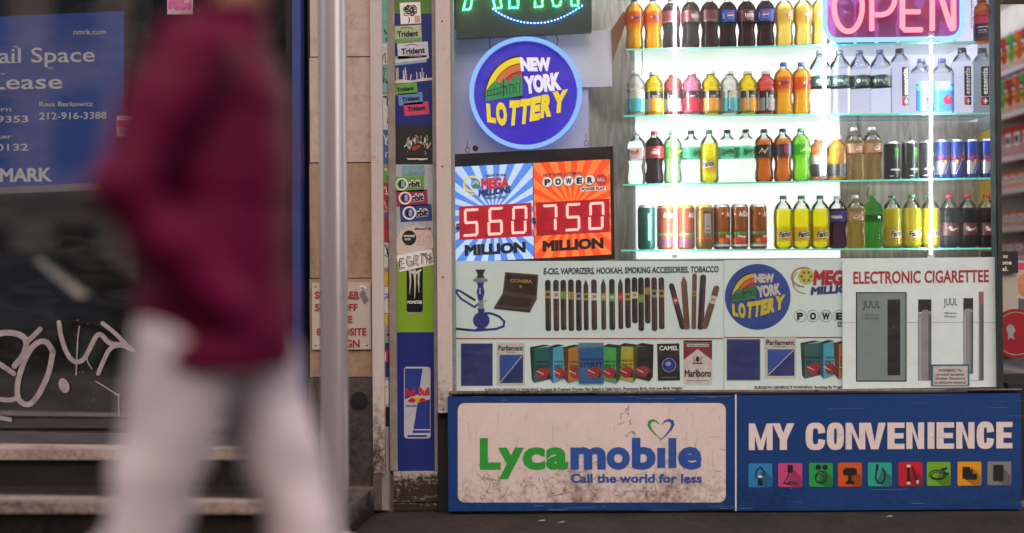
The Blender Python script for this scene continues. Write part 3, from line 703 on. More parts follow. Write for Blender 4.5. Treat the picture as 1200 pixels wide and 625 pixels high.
for i in range(26):
    x = random.uniform(545, 845); y = random.uniform(474, 540); f.line([(x, y), (x + random.uniform(-.6, .6), y + random.expovariate(1 / 12))], [.5, .1], SCUFF[2], 2)
f.build('scuff_pattern', ba)
bb = thing('convenience_board', 'blue board with white capitals above nine coloured gadget icons', 'sign board', W(1030, 600, BY))
s = Solid(); s.pbox(861.2, 461.0, 1196.5, 599.0, BY + .001, .047, BLU); s.build('board_plate', bb, bevel=.004)
WL_ = grimy('board_letter_white', '#d9cfcc', '#6a5b55', .0, .5, amount=.08, lo=.64, hi=.86, scale=8, rough=.45, streak=(.4, 1, 1))
f = Flat(flatmap(BY)); f.rect(861.4, 462.5, 863.2, 599, WL_, 1); f.build('white_rule', bb)
f = Flat(flatmap(BY))
xs = [('M', 877.5, 905.5), ('Y', 905, 931)]
cw = [944, 967.3, 969, 989, 991, 1014, 1012, 1038, 1040, 1060, 1062, 1083, 1087, 1095, 1097.5, 1118, 1120.5, 1142, 1144.5, 1165, 1167.5, 1186.5]
for i, ch in enumerate('CONVENIENCE'): xs.append((ch, cw[2*i], cw[2*i+1]))
def block(f, ch, x0, x1, yt, yb, st, m, lay):
    """heavy condensed sign-writer's capitals"""
    n = [0]
    def P(*pts): f.poly(pts, m, lay + n[0] * .02); n[0] += 1
    w, h = x1 - x0, yb - yt; bar = st * .74
    def V(xa, xb): P((xa, yt), (xb, yt), (xb, yb), (xa, yb))
    if ch == 'I': V(x0, x1)
    if ch == 'E':
        V(x0, x0 + st)
        for y, k in ((yt, 0), (yt + h * .5 - bar * .5, 1.2), (yb - bar, 0)): P((x0 + st, y), (x1 - k, y), (x1 - k, y + bar), (x0 + st, y + bar))
    if ch == 'N': V(x0, x0 + st * .86); V(x1 - st * .86, x1); P((x0 + st * .86, yt), (x1 - st * .86, yb - h * .34), (x1 - st * .86, yb), (x0 + st * .86, yt + h * .34)); 
    if ch == 'M':
        c = (x0 + x1) / 2; V(x0, x0 + st * .84); V(x1 - st * .84, x1)
        P((x0 + st * .84, yt), (c, yb - h * .36), (c, yb), (c - st * .34, yb), (x0 + st * .84, yt + h * .45)); P((x1 - st * .84, yt), (c, yb - h * .36), (c, yb), (c + st * .34, yb), (x1 - st * .84, yt + h * .45))
    if ch == 'V': c = (x0 + x1) / 2; P((x0, yt), (x0 + st * 1.02, yt), (c, yb - h * .26), (c, yb), (c - st * .52, yb)); P((x1, yt), (x1 - st * 1.02, yt), (c, yb - h * .26), (c, yb), (c + st * .52, yb))
    if ch == 'Y': c = (x0 + x1) / 2; my = yt + h * .62; P((x0, yt), (x0 + st * 1.05, yt), (c, yt + h * .37), (c, my), (c - st * .5, my)); P((x1, yt), (x1 - st * 1.05, yt), (c, yt + h * .37), (c, my), (c + st * .5, my)); P((c - st * .5, my), (c + st * .5, my), (c + st * .5, yb), (c - st * .5, yb))
    if ch in 'OC':
        c, cy = (x0 + x1) / 2, (yt + yb) / 2; O, I_ = [], []
        for i in range(41):
            t = 2 * math.pi * i / 40; cs, sn = math.cos(t), math.sin(t); sg_ = lambda v, e: math.copysign(abs(v) ** e, v)
            O.append((c + w / 2 * sg_(cs, .72), cy + (h / 2 + .5) * sg_(sn, .72))); I_.append((c + (w / 2 - st) * sg_(cs, .6), cy + (h / 2 - bar) * sg_(sn, .6)))
        for i in range(40):
            my = (O[i][1] + O[i+1][1]) / 2
            if ch == 'C' and (O[i][0] + O[i+1][0]) / 2 > c + w * .1 and abs(my - cy) < h * .155: continue
            f.poly([O[i], O[i+1], I_[i+1], I_[i]], m, lay)
for ch, a, c in xs:
    t = (a - 877) / 309
    block(f, ch, a, c, 496.4 - t * 1.9, 527.6 - t * 2.1, 8.4, WL_, 3)
f.build('lettering', bb)
ICON = ['#2f7fb8', '#c2477f', '#2d9a4e', '#c9591d', '#2fa08d', '#bf1f30', '#6aa92d', '#d8951c', '#7c7a80']
ix = [891, 926, 962, 996, 1031, 1067, 1100, 1136, 1171]
ink = mat('icon_black', '#141415', .5, var=.2); SH = 14
for i, (x, hx) in enumerate(zip(ix, ICON)):
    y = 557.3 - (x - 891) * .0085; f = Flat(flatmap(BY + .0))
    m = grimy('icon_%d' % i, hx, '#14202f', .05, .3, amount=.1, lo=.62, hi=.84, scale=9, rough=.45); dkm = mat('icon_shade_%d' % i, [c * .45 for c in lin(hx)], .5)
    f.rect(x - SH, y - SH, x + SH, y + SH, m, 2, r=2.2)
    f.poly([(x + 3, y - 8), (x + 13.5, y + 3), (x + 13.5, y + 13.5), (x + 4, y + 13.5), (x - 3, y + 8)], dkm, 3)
    if i == 0: f.line([(x - 5, y + 4), (x - 5, y - 5), (x, y - 10), (x + 5, y - 4), (x + 2, y + 1)], 1.4, ink, 4); f.rect(x - 3, y + 2, x + 2.6, y + 12, ink, 4.5, r=1); f.rect(x - 2.6, y + 0, x + 2.4, y + 3, pal['white'], 5)
    if i == 1: f.rect(x - 3, y - 12, x + 3, y - 3, ink, 4, r=1); f.line([(x - 1, y - 3), (x - 4, y + 5), (x - 8, y + 9), (x, y + 11), (x + 9, y + 10), (x + 2, y + 8), (x - 6, y + 10)], 1.2, ink, 4.5)
    if i == 2: f.ring(x, y + 3, 6.5, 7, 1.2, ink, 4, 18); f.ring(x - 1, y + 4, 5, 5, 1, ink, 4.2, 18); f.ell(x - 3, y - 9, 3.4, 3.2, ink, 4.4, 14); f.ell(x + 5, y - 9, 3.2, 3, ink, 4.4, 14)
    if i == 3: f.rect(x - 6, y - 8, x + 6, y + 1, ink, 4, r=1); f.rect(x - 8, y - 6, x - 5, y + 0, ink, 4.2); f.rect(x + 5, y - 7, x + 8, y + 0, ink, 4.2); f.rect(x - 2, y + 1, x + 2, y + 7, ink, 4.3); f.poly([(x - 6, y + 11), (x - 3, y + 6.5), (x + 3, y + 6.5), (x + 6, y + 11)], ink, 4.4)
    if i == 4: f.line([(x - 3, y - 11), (x - 4, y - 2), (x - 5, y + 4), (x - 2, y + 10), (x + 3, y + 10), (x + 6, y + 5), (x + 6, y - 2), (x + 3, y - 8)], 1.7, ink, 4); f.rect(x - 4.4, y - 12, x - 1.6, y - 5, ink, 4.5)
    if i == 5: f.rect(x - 4, y - 9, x - .5, y + 10, ink, 4); f.rect(x - 4.4, y - 11, x - .1, y - 8, pal['white'], 5); f.rect(x - 4.2, y + 9, x - .3, y + 12, pal['white'], 5); f.line([(x + 2, y - 9), (x + 5, y + 0), (x + 8, y + 9)], 1.8, ink, 4.4); f.rect(x + 7, y + 7, x + 9.6, y + 11, pal['white'], 5)
    if i == 6: f.ring(x - 1, y + 1, 10, 5.5, 1.1, ink, 4, 22); f.ring(x - 1, y + 1.6, 7.5, 4, 1, ink, 4.2, 20); f.line([(x + 4, y - 5), (x + 10, y - 7)], 2.6, ink, 4.4); f.line([(x + 6, y - 1), (x + 12, y + 0)], 2.4, ink, 4.5)
    if i == 7: f.rect(x - 8, y - 8, x + 1, y + 6, ink, 4, r=1); f.rect(x - 5, y - 5, x + 4, y + 7, ink, 4.4, r=1); f.rect(x + 2, y + 0, x + 9, y + 7, ink, 4.8, r=1.2)
    if i == 8: f.rect(x - 7, y - 10, x + 5, y + 9, ink, 4, r=1)
    o = f.build('gadget_icon', bb); o['label'] = ['blue icon of a cable', 'pink icon of a wall charger', 'green icon of earphones', 'orange icon of a phone holder', 'turquoise icon of a wrist strap', 'red icon of a selfie stick', 'light green icon of a coiled cable', 'yellow icon of two adapters', 'grey icon of a power bank'][i]
SCR = mat('scuff', '#5d7499', .6, var=.3)
f = Flat(flatmap(BY)); random.seed(5)
for i in range(20):
    x = random.uniform(868, 1190); y = random.choice([random.uniform(470, 490), random.uniform(570, 590), random.uniform(464, 598)]); l = random.expovariate(1 / 14)
    f.line([(x, y), (x + l, y - l * .02 + random.uniform(-.6, .6))], random.uniform(.2, .5), SCR, 6 + i * .02)
for i in range(20):
    x = random.uniform(530, 850); y = random.uniform(464, 470) if i % 2 else random.uniform(591, 598); l = random.expovariate(1 / 12)
    f.line([(x, y), (x + l, y)], random.uniform(.3, .7), SCR, 6)
f.build('scuff_pattern', bb)

# ================================================================ printed panels stuck inside the lower window
PAN = grimy('panel_print_white', '#d2deda', '#82867d', .5, 1.15, amount=.06, lo=.66, hi=.95, scale=3, rough=.5, bump=.03, emit_fill=(.025, .07, .078))  # greenish emission stands in for light coming through the sheet
BRN = mat('cigar_brown', '#3d231b', .6, var=.3, vscale=60); BRD = mat('cigar_dark', '#241612', .6, var=.3, vscale=60); GOLD = mat('band_gold', '#a5843c', .5, var=.3, vscale=80); TANC = mat('cigar_tan', '#6b4a36', .6, var=.25, vscale=60)
SLB = mat('slab_blue', '#25306f', .5, var=.2, vscale=40); HK = mat('hookah_blue', '#26318a', .4, var=.2); SLV = mat('print_silver', '#878a8e', .4, var=.3, vscale=40)
LOTB = mat('lotto_blue', '#2b4797', .5, var=.08); LOTY = mat('lotto_yellow', '#c9bb3a', .5, var=.08); LOTG = mat('lotto_green', '#2c7a50', .5, var=.12); LOTO = mat('lotto_orange', '#c8662a', .5); LOTR = mat('lotto_red', '#a8242c', .5)
def lotto(f, cx, cy, r, blue, white, yel, grn, org, red, blk, lay):
    k = r / 64.0
    X = lambda x: cx + (x - 616) * k; Y = lambda y: cy + (y - 109) * k; P = lambda L_: [(X(a), Y(b)) for a, b in L_]
    f.ell(cx, cy, r, r, blue, lay, 56)
    c = (612, 116)
    def sector(r0, r1, m, l):
        pts = [(612 - r1 * math.cos(R(a)), 116 - r1 * 1.12 * math.sin(R(a))) for a in range(4, 91, 6)] + [(612 - r0 * math.cos(R(a)), 116 - r0 * 1.12 * math.sin(R(a))) for a in range(88, 3, -6)]
        for i in range(14): f.poly(P([pts[i], pts[i+1], pts[-2-i], pts[-1-i]]), m, l)
    f.poly(P([(612 - 49, 116)] + [(612 - 49 * math.cos(R(a)), 116 - 49 * 1.12 * math.sin(R(a))) for a in range(4, 91, 6)] + [(612, 116)]), blk, lay + .6)
    sector(40, 47, yel, lay + 1.4); sector(31, 39, org, lay + 1.4); sector(21, 30, red, lay + 1.4)
    f.poly(P([(565, 117), (566, 106), (572, 98), (578, 93), (583, 97), (588, 89), (594, 96), (598, 91), (605, 85), (608, 92), (610, 84), (612, 96), (612, 111), (588, 115)]), grn, lay + 2.2)
    for a, b in (((566, 107), (588, 101)), ((588, 101), (610, 96)), ((567, 113), (588, 108)), ((583, 97), (592, 104)), ((594, 96), (604, 104))): f.line(P([a, b]), .9 * k, blk, lay + 2.8)
    for x in range(568, 610, 4): f.line(P([(x, 114 - (x - 566) * .12), (x, 105 - (x - 566) * .16)]), .7 * k, blk, lay + 3)
    for a, m in ((588, blk), ): f.line(P([(a, 116), (a, 92)]), 1.2 * k, m, lay + 3.2)
    f.poly(P([(565, 117), (612, 110), (612, 112.5), (565, 119.8)]), grn, lay + 3.4)
    f.text('NEW', X(610), X(649), Y(80), 15.5 * k, white, lay + 3, b=.072, shear=-.10); f.text('YORK', X(615), X(662), Y(109), 20 * k, white, lay + 3, b=.072, yb1=Y(103), shear=-.10)
    v = 'LOTTERY'; xs = [567, 579, 593.5, 607, 621, 634.5, 648, 667]; hs = [21, 26, 28, 28, 27, 26, 25]
    for i, ch in enumerate(v):
        a = X(xs[i]); yb = [144, 147.5, 148, 146.5, 143, 139, 134][i]
        f.text(ch, a, X(xs[i+1] - .6 + (1.5 if ch in 'RY' else 0)), Y(yb), hs[i] * k, yel, lay + 3, b=.075, yb1=Y(yb - [-2, -1, .5, 1.5, 2.5, 3, 4][i]), shear=-.06 if i < 2 else .08)
def cigar(f, x0, y0, x1, y1, w, m, band=None, point=False, lay=2):
    f.line([(x0, y0 + (4 if point else 0)), (x1, y1)], w, m, lay)
    d = Vector((x0 - x1, y0 - y1)).normalized()
    if point: f.line([(x0 - d.x*0, y0 + 4), (x0 + d.x * 3, y0 + d.y * 3)], [w, .4], m, lay)
    else: f.ell(x0, y0, w / 2, w / 2.2, m, lay + .2, 12)
    f.ell(x1, y1, w / 2, w / 3, m, lay + .2, 12)
    f.line([(x0 + w * .22, y0 + 6), (x1 + w * .22, y1 - 2)], w * .16, mat('cigar_shine', '#5a4034', .5, var=.3), lay + .5)
    if band:
        t = band[0]; a = (x0 + (x1 - x0) * t, y0 + (y1 - y0) * t); b_ = (x0 + (x1 - x0) * (t + band[1]), y0 + (y1 - y0) * (t + band[1]))
        f.line([a, b_], w + .2, band[2], lay + 1); f.line([(a[0]*.7+b_[0]*.3, a[1]*.7+b_[1]*.3), (a[0]*.35+b_[0]*.65, a[1]*.35+b_[1]*.65)], w * .6, band[3], lay + 1.3)
def pack_box(f, x0, y0, x1, y1, side, face, dk, word, lay, left=True):
    """a cigarette box drawn at a slant; side = width of the dark side"""
    if side:
        if left: f.poly([(x0, y0 + 3), (x0 + side, y0 + 4.5), (x0 + side, y1), (x0 + 2, y1 - 4)], dk, lay); f.poly([(x0, y0 + 3), (x1 - 8, y0), (x1, y0 + 1), (x0 + side, y0 + 4.5)], mat('pack_top_dark', '#1a2022', .5), lay)
        else: f.poly([(x1 - side, y0 + 4.5), (x1, y0 + 2), (x1 - 1, y1 - 5), (x1 - side, y1)], dk, lay); f.poly([(x0, y0 + 3.5), (x0 + 8, y0), (x1, y0 + 2), (x1 - side, y0 + 4.5)], mat('pack_top_dark', '#1a2022', .5), lay)
    a, c = (x0 + side, x1) if left else (x0, x1 - side)
    sl_ = 2.0 if side else 0
    f.poly([(a, y0 + 4.4), (c, y0 + 4.4 - (sl_ if left else -0)), (c, y1 - (sl_*2.2 if left else 0)), (a, y1 - (0 if left else sl_*2.2))], face, lay + .6)
    f.poly([(a, y0 + 4.4), (c, y0 + 4.4 - (sl_ if left else 0)), (c, y0 + 9), (a, y0 + 11)], mat('pack_sheen', '#5b7f8f', .5), lay + .8) if not side else None
    mid = y0 + (y1 - y0) * .48
    f.text('AMERICAN', a + 1.5, c - .8, mid, 2.6, BLACKINK, lay + 1.2, b=.02); f.text('SPIRIT', a + 1.5, c - .8, mid + 8, 6, BLACKINK, lay + 1.2, b=.02)
    cx = (a + c) / 2 + (1.5 if side else 4); cy = y1 - (y1 - y0) * .25
    f.ell(cx, cy, min(9, (c - a) * .46), 6.6, mat('pack_red', '#93222c', .5, var=.2, vscale=60), lay + 1.6, 18); f.line([(cx - 8, cy - 3), (cx, cy + 1)], 1, pal['white'], lay + 2.2); f.poly([(cx + 3, cy + 6), (cx + 7, cy - 2), (cx + 7.5, cy + 6)], BLACKINK, lay + 2)
def parliament(f, x0, y0, x1, y1, lay=2):
    f.rect(x0, y0, x1, y1, mat('pack_cream', '#c4c2bb', .5, var=.06), lay); f.rect(x0 + 3.5, y0 + 14, x1 - 2, y1 - 3, mat('pack_blue', '#2b4f9e', .5, var=.12), lay + 1)
    f.poly([(x0 + 4.5, y1 - 3), (x1 - 2, y0 + 15), (x1 - 2, y1 - 3)], mat('pack_navy', '#232c68', .5, var=.12), lay + 1.5); f.line([(x0 + 4.5, y1 - 4), (x1 - 3, y0 + 15)], .8, pal['white'], lay + 2)
    f.text('Parliament', x0 + 2, x1 - 2, y0 + 8.8, 6, BLACKINK, lay + 2, b=.022); f.rect(x0 + 11, y0 + 10.5, x1 - 11, y0 + 11.2, GREYINK, lay + 2); f.line([(x0, y0 + 13), (x0 + 4, y0 + 12.6)], .6, GREYINK, lay + 2)
PKS = [('teal', '#1d5e5c', '#10302f'), ('sky', '#46a3bd', '#1c4d6b'), ('amber', '#a8752b', '#5a3018'), ('blue', '#235b93', '#1a3a60'), ('green', '#41a24e', '#1c4a26'), ('yellow', '#a9a437', '#4f4a1e'), ('black', '#23272b', '#131516')]
PK = [(mat('pack_' + a + '_face', b, .5, var=.15, vscale=40), mat('pack_' + a + '_side', c, .5)) for a, b, c in PKS]
RULE = mat('panel_red_rule', '#a3343c', .5)
def panel(name, label, x0, y0, x1, y1, y, th=.004):
    t = thing(name, label, 'advertising panel', W((x0 + x1) / 2, y1, y))
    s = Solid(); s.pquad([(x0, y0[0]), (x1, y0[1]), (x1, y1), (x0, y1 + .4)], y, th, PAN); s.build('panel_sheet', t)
    return t
PA = .030
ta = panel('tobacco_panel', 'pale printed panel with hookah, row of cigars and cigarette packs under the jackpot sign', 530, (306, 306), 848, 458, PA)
def AF(): return Flat(flatmap(PA))
f = AF(); f.text('E-CIG, VAPORIZERS, HOOKAH, SMOKING ACCESSORIES, TOBACCO', 637, 842, 321.5, 7.2, BLACKINK, 3, b=.03, yb1=319, shear=.05); 
f.text("SURGEON GENERAL'S WARNING: Smoking By Pregnant Women May Result in Fetal Injury, Premature Birth, And Low Birth Weight.", 568, 800, 458.6 , 3.2, BLACKINK, 3, b=.03, yb1=456.4)
f.build('lettering', ta)
f = AF(); f.rect(531, 396.3, 847.5, 397.8, RULE, 1); f.build('red_rule', ta)
f = AF()   # hookah
f.poly([(557, 316), (569, 316), (566, 322), (568, 326), (558, 326), (560, 322)], BLACKINK, 2); f.ell(563, 328.5, 8.8, 3, SLV, 2.4); f.poly([(559, 331), (567, 331), (566.4, 336), (568, 342), (565.6, 352), (560.4, 352), (558.6, 342), (560, 336)], HK, 3); f.rect(561.8, 338, 563.2, 345, pal['white'], 4)
f.poly([(561, 352), (566, 352), (567, 362), (560, 362)], SLV, 3); f.line([(566, 354), (570, 352)], 1.2, SLV, 3); f.poly([(559.5, 362), (568.5, 362), (567, 367), (561, 367)], HK, 3.4); f.ell(564, 375.5, 9.8, 9.6, HK, 3, 22)
for a in (-6, -3, 0, 3, 6): f.line([(564 + a * .7, 367.5), (564 + a, 376), (564 + a * .8, 384)], .5, SLB, 4)
f.ell(564, 386, 7, 1.6, HK, 3.5)
hose = [(561, 356), (556, 360), (548, 355), (540, 350), (535.5, 344), (535, 340.5), (538, 340.5), (544, 344)]
f.line(hose, 2.2, HK, 2.5); f.line([(544, 344), (551, 348.5), (557, 352)], 2.4, BLACKINK, 2.7)
f.line([(568, 367), (576, 367.5), (585, 371), (591, 377), (590, 382.5), (582, 385.5), (570, 386.5), (558, 387.5), (551, 387)], 2.6, HK, 2.6); f.line([(551, 387), (541, 386), (533, 385)], 2.6, BLACKINK, 2.8)
o = f.build('printed_picture', ta); o['label'] = 'blue hookah with a curling hose'
f = AF(); WD = mat('cigar_box_wood', '#4a3a31', .5, var=.2)
f.poly([(592, 319), (631, 322), (629, 350), (589, 344)], WD, 2); f.poly([(594, 321), (629, 324), (627.5, 346), (591, 341)], BRD, 3); f.poly([(589, 344), (629.5, 350), (622, 364), (579, 360)], WD, 3.5); f.poly([(590, 346.5), (625, 351), (619.5, 360.5), (583, 357)], BRD, 4); f.poly([(579, 360), (622, 364), (621, 366.5), (579, 362)], BRD, 3.6)
f.text('COHIBA', 597.5, 624, 330.5, 3.8, GOLD, 4, b=.05, yb1=332); f.ell(610, 336, 1.3, 1.6, GOLD, 4)
o = f.build('printed_picture', ta); o['label'] = 'open black cigar box'
f = AF(); xs = [642, 651.5, 660, 669, 678, 686.5, 696, 707, 717, 727, 735.5, 743.5, 751, 758.5, 766.5, 775]
yt = [331, 331, 331, 330.5, 331, 331, 330.5, 330, 330, 329.5, 328.5, 328, 328, 328, 328, 328]; yb = [386, 386, 385, 386, 386, 385.5, 385, 385, 385, 384, 382.5, 377, 386, 377, 386, 384]
for i, x in enumerate(xs):
    pt = i in (5, 7, 9)
    bm_ = [(GOLD, BRD), (pal['white'], GOLD), (pal['green'], GOLD), (GOLD, pal['green']), (SLV, BLACKINK), (GOLD, pal['black']), (pal['white'], GOLD), (GOLD, pal['white']), (pal['green'], pal['white']), (RULE, GOLD)][i % 10]
    cigar(f, x, yt[i], x + .6, yb[i], 6.6 if not pt else 5.6, [BRD, BRN, BRD, BRD, BLACKINK, BRD, BRN, BRN][i % 8], (.18 + (i * .37 % .12), .16, bm_[0], bm_[1]), pt, 2)
o = f.build('printed_picture', ta); o['label'] = 'row of brown cigars with paper bands'
f = AF()
cigar(f, 787, 335, 800, 384, 6.4, BRD, (.28, .16, RULE, pal['white'])); cigar(f, 801.5, 327, 805, 384, 7, TANC, None, True, 3); cigar(f, 814, 323, 813, 384, 5.4, TANC, (.3, .1, GOLD, BRN), False, 4); cigar(f, 824, 325, 821, 384, 7, BRD, None, False, 5); cigar(f, 839.5, 338, 826, 383, 7.2, TANC, (.2, .2, pal['white'], GOLD), False, 6)
o = f.build('printed_picture', ta); o['label'] = 'fan of five loose cigars'
def slab(f, x0, y0, x1, y1): f.rect(x0, y0, x1, y1, GREYINK, 2); f.rect(x0 + .7, y0 + .7, x1 - .7, y1 - .7, SLB, 2.5); f.ell((x0+x1)/2, (y0+y1)/2, 4, 5, mat('slab_mark', '#2c3a62', .5), 3, 14)
f = AF(); slab(f, 540, 402.5, 577.5, 452.5); parliament(f, 582, 402, 615, 452)
o = f.build('printed_picture', ta); o['label'] = 'blue pack beside a white and blue pack'
def packs(f, ox, n=7):
    B = [(621, 404, 645, 449, 5, 1), (643, 403.5, 661, 449, 5, 1), (660, 404, 681, 449, 6, 1), (0, 0, 0, 0, 0, 0), (705, 403, 728, 449, 6, 0), (724, 402, 747, 448, 5, 0), (744, 402, 766, 447, 5, 0)]
    for i in range(n):
        if i == 3: continue
        x0, y0, x1, y1, sd, lf_ = B[i]; lay = 2 + (i if i < 3 else (7 - i)) * 3.2
        pack_box(f, x0 + ox, y0, x1 + ox, y1, sd, PK[i][0], PK[i][1], '', lay, bool(lf_))
    if n > 3: pack_box(f, 678 + ox, 397.5, 707.5 + ox, 449.5, 0, PK[3][0], PK[3][1], '', 14)
f = AF(); packs(f, 0); o = f.build('printed_picture', ta); o['label'] = 'fan of seven coloured cigarette boxes'
f = AF(); f.poly([(770, 403), (796, 402.5), (797, 446), (771, 446.5)], pal['black'], 2); f.text('CAMEL', 772.5, 795, 410.5, 5, WHITEINK, 3, b=.03); f.ell(784, 428, 8.4, 8.4, SLV, 3); f.ell(784, 428, 7.4, 7.4, HK, 3.4); f.ell(783, 426.5, 3.4, 2.6, pal['sky'], 3.8, 14); f.rect(775, 442, 792, 442.8, GREYINK, 3)
o = f.build('printed_picture', ta); o['label'] = 'black pack with a blue disc'
f = AF(); x0, y0, x1, y1 = 801, 399, 834.5, 450.5; f.rect(x0, y0, x1, y1, pal['white'], 2); f.rect(x0, y0, x1, y0 + 2.6, BRD, 2.5); f.poly([(x0, y0 + 3), (x1, y0 + 3), (x1, y0 + 23), ((x0+x1)/2, y0 + 10), (x0, y0 + 23)], mat('pack_maroon', '#7d2a2d', .5, var=.12), 3)
f.rect(x0 + 4, y0 + 4, x1 - 4, y0 + 7.6, pal['white'], 4); f.text('CLASS A CIGARETTES', x0 + 5, x1 - 5, y0 + 6.9, 1.8, BLACKINK, 5, b=.02)
f.ell(817.5, 421, 2.2, 3.4, BLACKINK, 4, 12); f.line([(812, 418), (814.5, 424)], 1.6, GOLD, 4); f.line([(823, 418), (820.5, 424)], 1.6, GOLD, 4); f.rect(811.5, 425, 823.5, 426.4, BLACKINK, 4)
f.text('Marlboro', x0 + 1.4, x1 - 1.2, 441.5, 8.4, BLACKINK, 4, b=.03); f.rect(x0 + 3, 446, x1 - 3, 446.6, GREYINK, 4)
o = f.build('printed_picture', ta); o['label'] = 'white pack with a maroon chevron'
# second print, half covered
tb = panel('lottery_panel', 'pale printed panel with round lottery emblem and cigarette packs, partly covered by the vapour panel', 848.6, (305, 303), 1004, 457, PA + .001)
def BF(): return Flat(flatmap(PA + .001), clipbox=(849, 300, 1003, 459))
f = BF(); f.rect(849, 395.0, 1003, 396.5, RULE, 1); f.build('red_rule', tb)
f = BF(); lotto(f, 888, 348, 38.5, LOTB, pal['white'], LOTY, LOTG, LOTO, LOTR, BLACKINK, 2); f.build('lottery_emblem', tb)
f = BF(); f.ring(942, 325, 14, 11, 2.2, GOLD, 2, 26, 90, 300); f.ring(944, 330, 15, 14, 1.2, GOLD, 2.2, 26, 90, 230); f.ell(945, 324, 9.4, 9.2, LOTY, 3, 26)
def star(f, cx, cy, r, m, lay): f.poly([(cx + (r if i % 2 == 0 else r * .42) * math.sin(i * math.pi / 5), cy - (r if i % 2 == 0 else r * .42) * math.cos(i * math.pi / 5)) for i in range(10)], m, lay)
for a in range(6): star(f, 945 + 5.4 * math.cos(a * 1.047), 324 + 5.2 * math.sin(a * 1.047), 2.3, SLB, 4)
f.text('MEGA', 953, 1001, 333, 16, LOTR, 5, b=.06, shear=.08); f.text('MILLIONS', 950, 1012, 345, 8.4, SLB, 5, b=.06, yb1=341, shear=.1)
f.build('jackpot_logo', tb)
f = BF()
for i, ch in enumerate('POWER'):
    x = 937.5 + i * 15.2; f.ring(x, 370.5, 7, 6.8, .6, SLV, 2, 24); f.text(ch, x - 3.6 - (1 if ch == 'W' else 0), x + 3.8 + (1 if ch == 'W' else 0), 374.3, 7.8, BLACKINK, 3, b=.06)
f.rect(981.5, 378, 1003, 383, BLACKINK, 2); f.text('POWER PLAY', 982.5, 1010, 382.2, 3, WHITEINK, 3, b=.03)
f.text("SURGEON GENERAL'S WARNING: Smoking By Pregnant Women May", 884, 1018, 455.8, 3.2, BLACKINK, 3, b=.03, yb1=454.8)
f.build('lettering', tb)
f = BF(); slab(f, 851.5, 396.5 + 1, 891, 446); parliament(f, 896, 394.5 + 1, 933, 443.5); o = f.build('printed_picture', tb); o['label'] = 'blue pack beside a white and blue pack'
f = Flat(lambda q: W(q[0], q[1] - 5, PA + .001 - q[2]), clipbox=(849, 300, 1003, 459)); packs(f, 317, 3); o = f.build('printed_picture', tb); o['label'] = 'teal, light blue and amber cigarette boxes'
# vapour panel in front
tv = thing('vapour_panel', 'white printed panel headed in red capitals with tall grey and black vaporizer pictures', 'advertising panel', W(1080, 455, .016))
s = Solid(); s.pquad([(987.5, 303), (1170.5, 301.5), (1172, 453.5), (987.5, 456)], .016, .004, mat('vapour_sheet', '#d6e4e4', .5, var=.05, emit=.10)); s.build('panel_sheet', tv)  # slight emission lifts the sheet in place of light through it
def VF(): return Flat(flatmap(.016))
f = VF(); RI = mat('heading_red', '#a8232e', .5, var=.15)
f.text('ELECTRONIC CIGARETTEE', 1000, 1159, 332.5, 14.4, RI, 2, b=.025, yb1=330.3); f.build('lettering', tv)
GSL = mat('box_grey', '#7f9090', .5, var=.12, vscale=4); LGY = mat('vape_grey', '#8e9196', .45, var=.12, vscale=20); DGY = mat('vape_dark', '#5d6064', .45, var=.15)
f = VF(); f.rect(1003, 342.5, 1062.5, 447.5, pal['black'], 1); f.rect(1004.5, 344, 1061, 446, GSL, 2); f.rect(1040, 351, 1055, 440, pal['black'], 3); f.text('JUUL', 1011, 1032, 361, 9, pal['black'], 3, b=.0); f.text('USB device', 1011.5, 1030, 370, 2.4, DGY, 3, b=.01); f.text('USB charger', 1011.5, 1031, 374, 2.4, DGY, 3, b=.01); f.ell(1047, 383, 1, 1, DGY, 4, 8)
o = f.build('printed_picture', tv); o['label'] = 'grey box with a black vaporizer'
f = VF(); f.rect(1076, 351, 1091.5, 366, pal['black'], 2); f.poly([(1076, 366), (1079, 368), (1081, 363.5), (1086, 363), (1089, 365), (1091.5, 364), (1091.5, 446), (1076, 446)], LGY, 3); f.rect(1077, 372, 1079.5, 446, mat('vape_light', '#a9acb0', .45), 4); f.rect(1088, 368, 1091.5, 446, DGY, 4)
o = f.build('printed_picture', tv); o['label'] = 'wide grey vaporizer'
f = VF(); f.rect(1129, 349.5, 1140.5, 364, pal['black'], 2); f.poly([(1129, 364), (1132, 362), (1136, 361.5), (1140.5, 363.5), (1140.5, 438), (1129, 438)], LGY, 3); f.rect(1129.5, 368, 1132, 438, mat('vape_light', '#a9acb0', .45), 4); f.rect(1137.5, 366, 1140.5, 438, DGY, 4); f.text('JUUL', 1106, 1122, 358, 9, pal['black'], 3, b=.0); f.text('USB device', 1106.5, 1121, 368, 2.4, DGY, 3, b=.01); f.text('USB charger', 1106.5, 1121, 372, 2.4, DGY, 3, b=.01)
f.rect(1147, 342, 1152.8, 356, mat('vape_red', '#a25a5c', .45), 2); f.rect(1147, 356, 1152.8, 446, DGY, 2); f.rect(1147, 356, 1148.6, 446, LGY, 3); f.line([(1095, 446), (1150, 446)], .5, LGY, 2)
o = f.build('printed_picture', tv); o['label'] = 'slim grey vaporizers under black word'
f = VF()
f.rect(988, 377.7, 1171, 378.3, mat('fold_shadow', '#9a9a98', .6), 1); f.build('fold_line', tv)
wn = thing('warning_notice', 'small teal framed nicotine warning notice stuck on the vapour panel', 'notice', W(1114, 452, .012))
s = Solid(); s.pbox(1091.5, 427, 1136, 452.5, .0115, .002, mat('notice_teal', '#2b6d86', .5, var=.1)); s.build('notice_card', wn)
f = Flat(flatmap(.0115)); f.rect(1093.5, 429.3, 1134, 451.5, pal['white'], 1)
